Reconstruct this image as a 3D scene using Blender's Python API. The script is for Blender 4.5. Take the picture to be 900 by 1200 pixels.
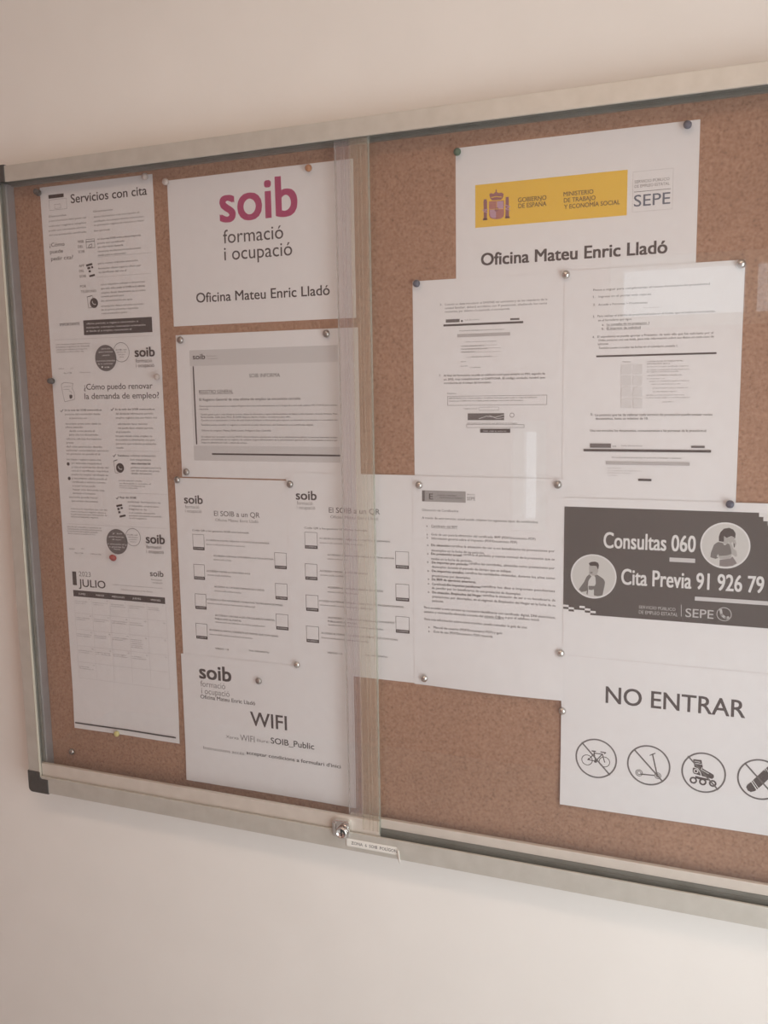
import bpy, bmesh, math, random
from mathutils import Matrix, Vector, Euler

for o in list(bpy.data.objects):
    bpy.data.objects.remove(o, do_unlink=True)
SC = bpy.context.scene
COL = SC.collection

# ------------------------------------------------------------------ camera, sky, lights, exposure
TOP = 1.90                                   # height of the board's top edge above the floor
def wpt(x, y, d=0.0):                        # board millimetres (right, down, depth into the wall) -> world metres
    return Vector((x / 1000.0, d / 1000.0, TOP - y / 1000.0))

cam_data = bpy.data.cameras.new('camera')
cam = bpy.data.objects.new('camera', cam_data)
COL.objects.link(cam)
cam_data.sensor_fit = 'AUTO'
cam_data.sensor_width = 36.0
cam_data.lens = 31.0396
cam_data.clip_start = 0.02
cam.matrix_world = Matrix([[0.931792, -0.03507, 0.361294, 1.094786], [0.362648, 0.13327, -0.922348, -1.112324], [-0.015802, 0.990459, 0.136898, 1.548792], [0.0, 0.0, 0.0, 1.0]])
SC.camera = cam

SC.view_settings.view_transform = 'Standard'
SC.view_settings.look = 'None'
SC.view_settings.gamma = 1.0
SC.view_settings.use_curve_mapping = False
SC.view_settings.exposure = 0.0
SC.cycles.transparent_max_bounces = 48      # many stacked clear layers

world = bpy.data.worlds.new('sky')
SC.world = world
world.use_nodes = True
bg = world.node_tree.nodes['Background']
bg.inputs[0].default_value = (0.90, 0.95, 1.0, 1)
bg.inputs[1].default_value = 1.9

def area(name, loc, target, sx, sy, power, color):
    l = bpy.data.lights.new(name, 'AREA')
    l.shape = 'RECTANGLE'
    l.size, l.size_y = sx, sy
    l.energy = power
    l.color = color
    o = bpy.data.objects.new(name, l)
    COL.objects.link(o)
    o.location = loc
    o.rotation_euler = (Vector(target) - Vector(loc)).to_track_quat('-Z', 'Y').to_euler()
    return o

XL, XR, YF, YB, ZC = -1.7, 1.72, -2.3, 0.045, 2.62      # the room
# daylight coming in through the window of the right wall, and through the high window opposite the board
area('window_daylight', (XR - 0.03, -0.95, 1.08), (XR - 1.0, -0.90, 1.08), 1.1, 1.45, 13.6, (0.94, 1.0, 1.03))
# the fluorescent ceiling fitting's light
area('ceiling_fitting_light', (0.9, -1.25, ZC - 0.07), (0.9, -1.25, 0), 1.15, 0.25, 8.0, (1.0, 0.71, 0.55))

# ------------------------------------------------------------------ materials
MATS = {}
def new_mat(name):
    m = bpy.data.materials.new(name)
    m.use_nodes = True
    return m, m.node_tree, m.node_tree.nodes['Principled BSDF']

def plain(name, color, rough=0.6, metal=0.0, spec=0.5):
    if name in MATS:
        return MATS[name]
    m, nt, b = new_mat(name)
    b.inputs['Base Color'].default_value = (*color, 1)
    b.inputs['Roughness'].default_value = rough
    b.inputs['Metallic'].default_value = metal
    b.inputs['Specular IOR Level'].default_value = spec
    MATS[name] = m
    return m

def noisy(name, c0, c1, scale, rough=0.6, metal=0.0, bump=0.0, detail=4.0, stretch=(1, 1, 1), bump_dist=0.001):
    m, nt, b = new_mat(name)
    tc = nt.nodes.new('ShaderNodeTexCoord')
    mp = nt.nodes.new('ShaderNodeMapping')
    mp.inputs['Scale'].default_value = stretch
    n = nt.nodes.new('ShaderNodeTexNoise')
    n.inputs['Scale'].default_value = scale
    n.inputs['Detail'].default_value = detail
    r = nt.nodes.new('ShaderNodeValToRGB')
    r.color_ramp.elements[0].position = 0.3
    r.color_ramp.elements[1].position = 0.7
    r.color_ramp.elements[0].color = (*c0, 1)
    r.color_ramp.elements[1].color = (*c1, 1)
    nt.links.new(tc.outputs['Object'], mp.inputs['Vector'])
    nt.links.new(mp.outputs['Vector'], n.inputs['Vector'])
    nt.links.new(n.outputs['Fac'], r.inputs['Fac'])
    nt.links.new(r.outputs['Color'], b.inputs['Base Color'])
    b.inputs['Roughness'].default_value = rough
    b.inputs['Metallic'].default_value = metal
    if bump:
        bp = nt.nodes.new('ShaderNodeBump')
        bp.inputs['Strength'].default_value = bump
        bp.inputs['Distance'].default_value = bump_dist
        nt.links.new(n.outputs['Fac'], bp.inputs['Height'])
        nt.links.new(bp.outputs['Normal'], b.inputs['Normal'])
    MATS[name] = m
    return m

wall_mat = noisy('wall_paint', (0.840, 0.815, 0.765), (0.865, 0.840, 0.790), 9, 0.75, bump=0.12, detail=8)
rose_mat = noisy('rose_wall_paint', (0.64, 0.43, 0.39), (0.67, 0.46, 0.42), 6, 0.8, bump=0.1)
ceil_mat = noisy('ceiling_paint', (0.80, 0.73, 0.64), (0.83, 0.76, 0.67), 6, 0.85, bump=0.1)
floor_mat = noisy('floor_terrazzo', (0.52, 0.53, 0.53), (0.62, 0.63, 0.63), 60, 0.45)
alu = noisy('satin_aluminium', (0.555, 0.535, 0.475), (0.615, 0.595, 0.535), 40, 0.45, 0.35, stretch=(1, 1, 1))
alu_warm = noisy('warm_aluminium', (0.64, 0.585, 0.515), (0.69, 0.635, 0.56), 40, 0.45, 0.25)
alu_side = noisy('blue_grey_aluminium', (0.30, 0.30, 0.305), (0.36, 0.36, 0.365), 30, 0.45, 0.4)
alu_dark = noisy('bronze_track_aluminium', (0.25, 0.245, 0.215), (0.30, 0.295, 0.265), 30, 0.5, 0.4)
seal_white = plain('pale_gasket', (0.50, 0.46, 0.38), 0.5)
black_plastic = noisy('black_plastic', (0.075, 0.071, 0.066), (0.090, 0.085, 0.079), 200, 0.5)
chrome = plain('chrome', (0.78, 0.78, 0.76), 0.13, 1.0)
steel = plain('nickel_steel', (0.62, 0.60, 0.57), 0.22, 1.0)
dark_hole = plain('lock_slot', (0.02, 0.02, 0.02), 0.6)
white_paint = plain('white_gloss_paint', (0.80, 0.79, 0.76), 0.35)

# cork: pressed granules with dark specks
def make_cork():
    m, nt, b = new_mat('pressed_cork')
    N = nt.nodes.new
    tc = N('ShaderNodeTexCoord')
    n1 = N('ShaderNodeTexNoise'); n1.inputs['Scale'].default_value = 270; n1.inputs['Detail'].default_value = 6
    n2 = N('ShaderNodeTexNoise'); n2.inputs['Scale'].default_value = 14; n2.inputs['Detail'].default_value = 4
    v = N('ShaderNodeTexVoronoi'); v.inputs['Scale'].default_value = 260
    for n in (n1, n2, v):
        nt.links.new(tc.outputs['Object'], n.inputs['Vector'])
    r1 = N('ShaderNodeValToRGB')
    e = r1.color_ramp.elements
    e[0].position = 0.20; e[0].color = (0.21, 0.118, 0.076, 1)
    e[1].position = 0.68; e[1].color = (0.47, 0.288, 0.198, 1)
    k = e.new(0.42); k.color = (0.385, 0.222, 0.145, 1)
    nt.links.new(n1.outputs['Fac'], r1.inputs['Fac'])
    r2 = N('ShaderNodeValToRGB')
    r2.color_ramp.elements[0].color = (0.82, 0.80, 0.78, 1)
    r2.color_ramp.elements[1].color = (1.0, 0.965, 0.93, 1)
    nt.links.new(n2.outputs['Fac'], r2.inputs['Fac'])
    mx = N('ShaderNodeMix'); mx.data_type = 'RGBA'; mx.blend_type = 'MULTIPLY'
    mx.inputs[0].default_value = 1.0
    nt.links.new(r1.outputs['Color'], mx.inputs[6]); nt.links.new(r2.outputs['Color'], mx.inputs[7])
    r3 = N('ShaderNodeValToRGB')
    r3.color_ramp.elements[0].color = (0.90, 0.88, 0.86, 1)
    r3.color_ramp.elements[1].color = (1.05, 1.05, 1.05, 1)
    nt.links.new(v.outputs['Color'], r3.inputs['Fac'])
    mx2 = N('ShaderNodeMix'); mx2.data_type = 'RGBA'; mx2.blend_type = 'MULTIPLY'
    mx2.inputs[0].default_value = 1.0
    nt.links.new(mx.outputs[2], mx2.inputs[6]); nt.links.new(r3.outputs['Color'], mx2.inputs[7])
    nt.links.new(mx2.outputs[2], b.inputs['Base Color'])
    b.inputs['Roughness'].default_value = 0.85
    b.inputs['Specular IOR Level'].default_value = 0.2
    bp = N('ShaderNodeBump'); bp.inputs['Strength'].default_value = 0.3; bp.inputs['Distance'].default_value = 0.0006
    nt.links.new(n1.outputs['Fac'], bp.inputs['Height']); nt.links.new(bp.outputs['Normal'], b.inputs['Normal'])
    return m
cork_mat = make_cork()

# clear pane: passes light straight through, mirrors the room by Schlick's law, carries a pale diffuse veil painting in glare
def make_glass(name, tint, haze, haze_col, f0=0.042, rough=0.0):
    m = bpy.data.materials.new(name); m.use_nodes = True
    nt = m.node_tree; nt.nodes.clear(); N = nt.nodes.new; Lk = nt.links.new
    out = N('ShaderNodeOutputMaterial')
    tr = N('ShaderNodeBsdfTransparent'); tr.inputs[0].default_value = (*tint, 1)
    gl = N('ShaderNodeBsdfGlossy'); gl.inputs['Roughness'].default_value = rough
    gl.inputs['Color'].default_value = (1, 1, 1, 1)
    df = N('ShaderNodeBsdfDiffuse'); df.inputs['Color'].default_value = (*haze_col, 1)
    geo = N('ShaderNodeNewGeometry')
    dt = N('ShaderNodeVectorMath'); dt.operation = 'DOT_PRODUCT'
    Lk(geo.outputs['Normal'], dt.inputs[0]); Lk(geo.outputs['Incoming'], dt.inputs[1])
    ab = N('ShaderNodeMath'); ab.operation = 'ABSOLUTE'; Lk(dt.outputs['Value'], ab.inputs[0])
    om = N('ShaderNodeMath'); om.operation = 'SUBTRACT'; om.inputs[0].default_value = 1.0; Lk(ab.outputs[0], om.inputs[1])
    pw = N('ShaderNodeMath'); pw.operation = 'POWER'; pw.inputs[1].default_value = 5.0; Lk(om.outputs[0], pw.inputs[0])
    ma = N('ShaderNodeMath'); ma.operation = 'MULTIPLY_ADD'; ma.inputs[1].default_value = 1 - f0; ma.inputs[2].default_value = f0
    Lk(pw.outputs[0], ma.inputs[0])
    m1 = N('ShaderNodeMixShader'); Lk(ma.outputs[0], m1.inputs[0]); Lk(tr.outputs[0], m1.inputs[1]); Lk(gl.outputs[0], m1.inputs[2])
    m2 = N('ShaderNodeMixShader'); m2.inputs[0].default_value = haze
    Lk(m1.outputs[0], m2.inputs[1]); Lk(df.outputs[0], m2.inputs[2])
    Lk(m2.outputs[0], out.inputs['Surface'])
    return m
glass = make_glass('glare_haze_glass', (0.985, 0.99, 0.985), 0.032, (0.74, 0.65, 0.62))  # pinkish diffuse colour stands in for veiling glare and the room's reflection
window_glass = make_glass('window_glass', (0.98, 0.99, 0.99), 0.0, (0.7, 0.7, 0.7))
seal_clear = make_glass('clear_plastic_seal', (0.99, 0.985, 0.97), 0.085, (0.70, 0.63, 0.53), 0.018, 0.12)
seal_lilac = make_glass('clouded_plastic_seal', (0.99, 0.985, 0.99), 0.10, (0.72, 0.64, 0.66), 0.018, 0.15)
glass_edge = make_glass('ground_glass_edge', (0.85, 0.87, 0.82), 0.30, (0.55, 0.54, 0.48), 0.03, 0.25)

INK = {
    'ink': (0.030, 0.027, 0.028), 'dark': (0.055, 0.050, 0.052), 'mid': (0.125, 0.118, 0.120), 'grey': (0.20, 0.185, 0.185),
    'faint': (0.46, 0.44, 0.44), 'white': (0.74, 0.73, 0.73), 'pale': (0.52, 0.51, 0.51),
    'magenta': (0.40, 0.045, 0.145), 'yellow': (0.80, 0.50, 0.050), 'brown': (0.14, 0.09, 0.03), 'blue': (0.12, 0.145, 0.19),
    'panel': (0.60, 0.585, 0.59), 'panel2': (0.70, 0.685, 0.69), 'panel4': (0.68, 0.665, 0.67), 'panel3': (0.33, 0.32, 0.32), 'poster': (0.060, 0.058, 0.056),
    'arms': (0.28, 0.12, 0.14), 'arms2': (0.42, 0.17, 0.15), 'arms3': (0.48, 0.30, 0.40), 'arms4': (0.30, 0.12, 0.13),
    'paperink': (0.80, 0.79, 0.79), 'photo_bg': (0.60, 0.585, 0.57), 'photo_skin': (0.40, 0.385, 0.37), 'photo_mid': (0.145, 0.14, 0.135),
    'photo_mid2': (0.20, 0.18, 0.18), 'photo_dark': (0.035, 0.032, 0.032), 'photo_light': (0.62, 0.61, 0.60),
}
def ink(n):
    return plain('print_' + n, INK[n], 0.55, 0.0, 0.3)
paper_mat = noisy('copier_paper', (0.765, 0.750, 0.760), (0.795, 0.780, 0.790), 70, 0.65, bump=0.04, bump_dist=0.0004)

# ------------------------------------------------------------------ mesh helpers
def tag(o, label=None, cat=None, group=None, kind=None):
    if label: o['label'] = label
    if cat: o['category'] = cat
    if group: o['group'] = group
    if kind: o['kind'] = kind
    return o

def link(name, verts, faces, mat, parent=None, smooth=False, loc=None):
    me = bpy.data.meshes.new(name)
    me.from_pydata([tuple(v) for v in verts], [], faces)
    me.update()
    me.materials.append(mat)
    if smooth:
        for p in me.polygons: p.use_smooth = True
    o = bpy.data.objects.new(name, me)
    COL.objects.link(o)
    if parent: o.parent = parent
    if loc is not None: o.location = loc
    return o

def bm_link(name, bm, mat, parent=None, smooth=False, loc=None):
    me = bpy.data.meshes.new(name)
    bm.to_mesh(me); bm.free()
    me.materials.append(mat)
    if smooth:
        for p in me.polygons: p.use_smooth = True
    o = bpy.data.objects.new(name, me)
    COL.objects.link(o)
    if parent: o.parent = parent
    if loc is not None: o.location = loc
    return o

def bm_box(bm, x0, x1, y0, y1, z0, z1, bev=0.0):
    vs = [bm.verts.new(p) for p in ((x0,y0,z0),(x1,y0,z0),(x1,y1,z0),(x0,y1,z0),(x0,y0,z1),(x1,y0,z1),(x1,y1,z1),(x0,y1,z1))]
    fs = [bm.faces.new([vs[i] for i in f]) for f in ((3,2,1,0),(4,5,6,7),(0,1,5,4),(1,2,6,5),(2,3,7,6),(3,0,4,7))]
    if bev:
        es = list({e for f in fs for e in f.edges})
        bmesh.ops.bevel(bm, geom=es, offset=bev, segments=2, affect='EDGES', profile=0.5)
def box_obj(name, boxes, mat, parent=None, bev=0.0, loc=None):
    bm = bmesh.new()
    for b in boxes: bm_box(bm, *b, bev=bev)
    return bm_link(name, bm, mat, parent, loc=loc)
def mmbox(x0, x1, d0, d1, y0, y1):           # board mm: x range, depth range, y-down range -> local metres (board origin = top left, z up)
    return (x0/1000, x1/1000, d0/1000, d1/1000, -y1/1000, -y0/1000)

def prism(pts, d0, d1, name, mat, parent=None, bev=0.0):      # outline in board mm extruded over a depth range
    bm = bmesh.new()
    a = [bm.verts.new((x/1000, d0/1000, -y/1000)) for x, y in pts]
    b = [bm.verts.new((x/1000, d1/1000, -y/1000)) for x, y in pts]
    n = len(pts)
    bm.faces.new(a); bm.faces.new(b[::-1])
    for i in range(n):
        bm.faces.new((a[i], b[i], b[(i+1) % n], a[(i+1) % n]))
    bmesh.ops.recalc_face_normals(bm, faces=bm.faces)
    if bev:
        es = [e for e in bm.edges if e.verts[0] in a and e.verts[1] in a]
        bmesh.ops.bevel(bm, geom=es, offset=bev, segments=2, affect='EDGES', profile=0.5)
    return bm_link(name, bm, mat, parent)

def lathe_data(profile, seg=24):             # profile of (radius, height out of the board) in mm; axis = -Y
    vs, fs = [], []
    for r, h in profile:
        for i in range(seg):
            a = 2*math.pi*i/seg
            vs.append((r*math.cos(a)/1000, -h/1000, r*math.sin(a)/1000))
    n = len(profile)
    for k in range(n-1):
        for i in range(seg):
            j = (i+1) % seg
            fs.append((k*seg+i, k*seg+j, (k+1)*seg+j, (k+1)*seg+i))
    fs.append(tuple(range(seg))[::-1]); fs.append(tuple((n-1)*seg+i for i in range(seg)))
    return vs, fs

# ------------------------------------------------------------------ the room
def wall(name, boxes, mat):
    o = box_obj(name, boxes, mat)
    return tag(o, kind='structure')
T = 0.12
wall('floor', [(XL-T, XR+T, YF-T, YB+T, -0.1, 0)], floor_mat)
wall('ceiling', [(XL-T, XR+T, YF-T, YB+T, ZC, ZC+0.1)], ceil_mat)
wall('wall_back', [(XL-T, XR+T, YB, YB+T, 0, ZC)], wall_mat)
wall('wall_left', [(XL-T, XL, YF, YB, 0, ZC)], rose_mat)
WY0, WY1, WZ0, WZ1 = -1.55, -0.35, 0.32, 1.84            # window in the right wall
wall('wall_right', [(XR, XR+T, YF, WY0, 0, ZC), (XR, XR+T, WY1, YB, 0, ZC), (XR, XR+T, WY0, WY1, 0, WZ0), (XR, XR+T, WY0, WY1, WZ1, ZC)], wall_mat)
TX0, TX1, TZ0, TZ1 = 0.66, 1.64, 1.76, 2.02              # high window opposite the board
wall('wall_front', [(XL, 0.29, YF-T, YF, 0, ZC), (0.43, TX0, YF-T, YF, 0, ZC), (0.29, 0.43, YF-T, YF, 0, 0.98), (0.29, 0.43, YF-T, YF, 1.42, ZC), (TX1, XR, YF-T, YF, 0, ZC), (TX0, TX1, YF-T, YF, 0, TZ0), (TX0, TX1, YF-T, YF, TZ1, ZC)], rose_mat)
def window(name, axis, a0, a1, z0, z1, p0, p1, mull):
    f = 0.045
    def bx(u0, u1, w0, w1, q0=p0, q1=p1):
        return (u0, u1, q0, q1, w0, w1) if axis == 'x' else (q0, q1, u0, u1, w0, w1)
    bs = [bx(a0, a0+f, z0, z1), bx(a1-f, a1, z0, z1), bx(a0+f, a1-f, z0, z0+f), bx(a0+f, a1-f, z1-f, z1)]
    for k in range(1, mull):
        c = a0 + (a1-a0)*k/mull
        bs.append(bx(c-0.02, c+0.02, z0+f, z1-f))
    o = tag(box_obj(name, bs, white_paint), kind='structure')
    m = (p0+p1)/2
    box_obj('window_pane', [bx(a0+f, a1-f, z0+f, z1-f, m-0.003, m+0.003)], window_glass, o)
    return o
window('window_1', 'y', WY0, WY1, WZ0, WZ1, XR+0.03, XR+0.08, 2)
window('window_2', 'x', TX0, TX1, TZ0, TZ1, YF-0.08, YF-0.03, 2)
window('window_3', 'x', 0.29, 0.43, 0.98, 1.42, YF-0.08, YF-0.03, 1)
wall('baseboard_back', [(XL, XR, YB-0.012, YB, 0, 0.08)], white_paint)
def ceiling_light():
    root = bpy.data.objects.new('ceiling_light', None); COL.objects.link(root)
    root.location = (0.9, -1.25, ZC)
    tag(root, 'long white fluorescent ceiling fitting in front of the noticeboard', 'lamp')
    box_obj('lamp_housing', [(-0.62, 0.62, -0.15, 0.15, -0.05, 0)], white_paint, root, 0.006)
    box_obj('lamp_diffuser', [(-0.59, 0.59, -0.135, 0.135, -0.062, -0.05)], plain('opal_diffuser', (0.85, 0.84, 0.80), 0.4), root, 0.003)
ceiling_light()

# ------------------------------------------------------------------ the noticeboard case
BW, BH, DC = 1240.0, 1020.5, 32.0            # outer width, outer height, depth of the cork surface behind the frame front (mm)
FW, FB = 22.0, 28.5                          # widths of the frame face
board = bpy.data.objects.new('noticeboard', None); COL.objects.link(board)
board.location = wpt(0, 0)
tag(board, 'wall-mounted aluminium display case with a brown cork back and sliding glass fronts', 'noticeboard')
box_obj('cork_panel', [mmbox(20, BW-20, DC, DC+8, 18, BH-18)], cork_mat, board)
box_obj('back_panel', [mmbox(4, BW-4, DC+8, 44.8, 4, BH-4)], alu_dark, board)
# rails: face plate, outer wall behind it and inner track fins
top = box_obj('top_rail', [mmbox(0.5, BW-0.5, 0, 3.5, 0, 24), mmbox(1, BW-1, 3.5, 44.5, 0.5, 6)], alu, board, 0.0006)
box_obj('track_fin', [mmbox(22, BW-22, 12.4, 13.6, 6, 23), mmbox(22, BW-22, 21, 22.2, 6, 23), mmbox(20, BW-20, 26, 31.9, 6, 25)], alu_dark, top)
bot = box_obj('bottom_rail', [mmbox(0.5, BW-0.5, 0, 3.5, BH-FB, BH), mmbox(1, BW-1, 3.5, 44.5, BH-6, BH-0.5), mmbox(20, BW-20, 24, 31.9, BH-30, BH-6)], alu, board, 0.0006)
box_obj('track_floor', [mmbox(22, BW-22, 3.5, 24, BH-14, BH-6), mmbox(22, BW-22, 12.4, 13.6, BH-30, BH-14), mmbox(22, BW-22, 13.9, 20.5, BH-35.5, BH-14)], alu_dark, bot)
for nm, s in (('left_rail', 0), ('right_rail', 1)):
    X = (lambda a, b: (a, b)) if not s else (lambda a, b: (BW-b, BW-a))
    rail = box_obj(nm, [mmbox(*X(0, FW), 0, 3.5, 0.5, BH-0.5), mmbox(*X(0.5, 6), 3.5, 44.5, 1, BH-1), mmbox(*X(6, 20), 3.6, 13.0, 6, BH-6)], alu, board, 0.0006)
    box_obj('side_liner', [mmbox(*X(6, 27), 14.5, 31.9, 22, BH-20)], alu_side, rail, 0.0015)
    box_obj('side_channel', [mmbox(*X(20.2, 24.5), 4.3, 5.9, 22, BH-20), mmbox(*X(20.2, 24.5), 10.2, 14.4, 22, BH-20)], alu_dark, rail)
    box_obj('edge_gasket', [mmbox(*X(FW-0.2, FW+2.2), -0.4, 4.2, 22, BH-FB+4)], seal_white, rail, 0.0007)
def corner_cap(cx, cy, sx, sy):
    R, A, B, o = 8.0, 40.0, 25.5, 1.6
    pts = []
    for k in range(7):
        a = math.pi + math.pi/2*k/6
        pts.append((R-o + R*math.cos(a), R-o + R*math.sin(a)))
    pts += [(A, -o), (A, B-1.5), (B+1.5, B-1.5), (B-1.5, B+1.5), (B-1.5, A-4), (-o, A-4)]
    pts = [(cx + sx*x, cy + sy*y) for x, y in pts]
    if sx*sy < 0: pts = pts[::-1]
    prism(pts, -1.6, 44.0 if False else 6.0, 'corner_cap', black_plastic, board, 0.0007)
corner_cap(0, 0, 1, 1); corner_cap(0, BH, 1, -1); corner_cap(BW, 0, -1, 1); corner_cap(BW, BH, -1, -1)

# sliding glass doors: the left one runs in the front track, the right one in the back track
def door(label, x0, x1, d, seal_x, seal_mat, lock):
    root = bpy.data.objects.new('sliding_glass_door', None); COL.objects.link(root)
    root.location = wpt(0, 0)
    tag(root, label, 'glass door', 'sliding glass doors of the noticeboard')
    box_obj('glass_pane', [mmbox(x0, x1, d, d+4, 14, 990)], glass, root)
    s0, s1 = seal_x
    # moulded edge profile: two cheeks with raised ribs hugging the pane edge
    w = s1 - s0
    ribs = [mmbox(s0, s1, d-1.6, d-0.2, 20, 986 if lock else 976)]
    for f in ((0.42, 0.47), (0.62, 0.68), (0.92, 1.0), (0.0, 0.07)):
        ribs.append(mmbox(s0+w*f[0], s0+w*f[1], d-2.8, d-1.6, 20, 986 if lock else 976))
    box_obj('edge_seal', ribs, seal_mat, root)
    ex = (x1, x1+1.2) if lock else (x0-1.2, x0)
    box_obj('ground_edge', [mmbox(*ex, d, d+4, 14, 990)], glass_edge, root)
    ch = box_obj('bottom_channel', [mmbox(x0+1, x1-(0 if lock else 1), d-1.2, d+5.2, 970.5, 1002 if lock else 984.6)], alu_warm, root, 0.0006)
    if lock:
        def rr(x0, x1, y0, y1, r):
            pts = []
            for cx, cy, a0 in ((x1-r, y1-r, 0), (x0+r, y1-r, 90), (x0+r, y0+r, 180), (x1-r, y0+r, 270)):
                for k in range(5):
                    a = math.radians(a0 + 22.5*k)
                    pts.append((cx + r*math.cos(a), cy + r*math.sin(a)))
            return pts
        lk = prism(rr(570, 598, 974.5, 1001, 6), -3.5, d-1.2, 'cam_lock', chrome, root, 0.0012)
        vs, fs = lathe_data([(8.8, 0), (8.8, 7), (8.2, 8.2), (6.6, 8.4), (6.4, 7.2), (0.6, 7.2)], 32)
        br = link('lock_barrel', vs, fs, chrome, root, True, loc=(0.588, -0.0033, -0.990))
        br.parent = lk
        ky = box_obj('key_slot', [(0.5872, 0.5888, -0.0112, -0.0100, -0.9945, -0.9855)], dark_hole, lk)
        cl = box_obj('lock_clamp', [mmbox(572, 577, -5.2, -3.5, 978, 999), mmbox(590, 597, -5.0, -3.5, 976, 982)], chrome, lk, 0.0008)
    return root
door('left sliding glass pane of the case, in the front track, with a chrome cam lock at its foot', 20, 641.5, 6, (617, 641.5), seal_clear, True)
door('right sliding glass pane of the case, in the back track behind the other pane', 591, 1220, 15, (591, 613), seal_lilac, False)

# ------------------------------------------------------------------ printed sheets
FONT_OB = None
_cv = bpy.data.curves.new('type_setter', 'FONT')
_cv.fill_mode = 'FRONT'
_to = bpy.data.objects.new('type_setter', _cv)
COL.objects.link(_to)
def raw_text(body, res):
    _cv.body = body
    _cv.resolution_u = res
    bpy.context.view_layer.update()
    ev = _to.evaluated_get(bpy.context.evaluated_depsgraph_get())
    me = ev.to_mesh()
    vs = [v.co.copy() for v in me.vertices]
    fs = [tuple(p.vertices) for p in me.polygons]
    ev.to_mesh_clear()
    return vs, fs
_h, _ = raw_text('H', 2)
CAP = max(v.y for v in _h)

class Print:
    """collects flat shapes in sheet millimetres (x right, y down)"""
    def __init__(self): self.v, self.f = [], []
    def add(self, vs, fs):
        n = len(self.v)
        self.v += vs; self.f += [tuple(i+n for i in f) for f in fs]
    def text(self, x, y, w, h, body, bold):
        vs, fs = raw_text(body, 4 if h > 5 else (2 if h > 2.4 else 1))
        if not vs: return
        a, b = min(v.x for v in vs), max(v.x for v in vs)
        sx, sy = w / max(b-a, 1e-6), h / CAP
        d = 0.024*bold*h/CAP                 # heavier type: the letters struck again, slightly shifted
        hits = [(0, 0)] if not bold else ([(-d, 0), (d, 0)] if h < 5 else [(-d, -d*.6), (d, -d*.6), (-d, d*.6), (d, d*.6), (0, 0)])
        for k, (ox, oy) in enumerate(hits):
            self.add([(x + ox + (v.x-a)*sx, y + oy - v.y*sy, 0.005*k) for v in vs], fs)
    def rect(self, x0, y0, x1, y1):
        nx, ny = max(1, int(abs(x1-x0)/12)), max(1, int(abs(y1-y0)/12))
        vs = [(x0+(x1-x0)*i/nx, y0+(y1-y0)*j/ny) for j in range(ny+1) for i in range(nx+1)]
        self.add(vs, [(j*(nx+1)+i, (j+1)*(nx+1)+i, (j+1)*(nx+1)+i+1, j*(nx+1)+i+1) for j in range(ny) for i in range(nx)])
    def poly(self, pts):
        a = sum(pts[i-1][0]*pts[i][1]-pts[i][0]*pts[i-1][1] for i in range(len(pts)))
        if a > 0: pts = pts[::-1]
        self.add([tuple(q) for q in pts], [tuple(range(len(pts)))])
    def stroke(self, pts, w):
        for (x0, y0), (x1, y1) in zip(pts, pts[1:]):
            L = math.hypot(x1-x0, y1-y0)
            if L < 1e-6: continue
            ux, uy = (x1-x0)/L, (y1-y0)/L
            x0, y0, x1, y1 = x0-ux*w*.4, y0-uy*w*.4, x1+ux*w*.4, y1+uy*w*.4
            n = max(1, int(L/12)); vs = []
            for i in range(n+1):
                cx, cy = x0+(x1-x0)*i/n, y0+(y1-y0)*i/n
                vs += [(cx-uy*w/2, cy+ux*w/2), (cx+uy*w/2, cy-ux*w/2)]
            self.add(vs, [(2*i, 2*i+2, 2*i+3, 2*i+1) for i in range(n)])
    def disc(self, x, y, r, n=40):
        self.add([(x+r*math.cos(2*math.pi*i/n), y-r*math.sin(2*math.pi*i/n)) for i in range(n)], [tuple(range(n))])
    def ring(self, x, y, r, w, n=56):
        vs = []
        for i in range(n):
            a = 2*math.pi*i/n
            for q in (r-w/2, r+w/2): vs.append((x+q*math.cos(a), y-q*math.sin(a)))
        self.add(vs, [(2*i, 2*i+1, (2*i+3) % (2*n), (2*i+2) % (2*n)) for i in range(n)])
    def shapes(self, sh):
        for s in sh:
            k = s[0]
            if k == 't': self.text(*s[1:])
            elif k == 'r': self.rect(*s[1:])
            elif k == 'p': self.poly(s[1])
            elif k == 's': self.stroke(s[1], s[2])
            elif k == 'c': self.disc(*s[1:])
            elif k == 'o': self.ring(*s[1:])

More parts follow.
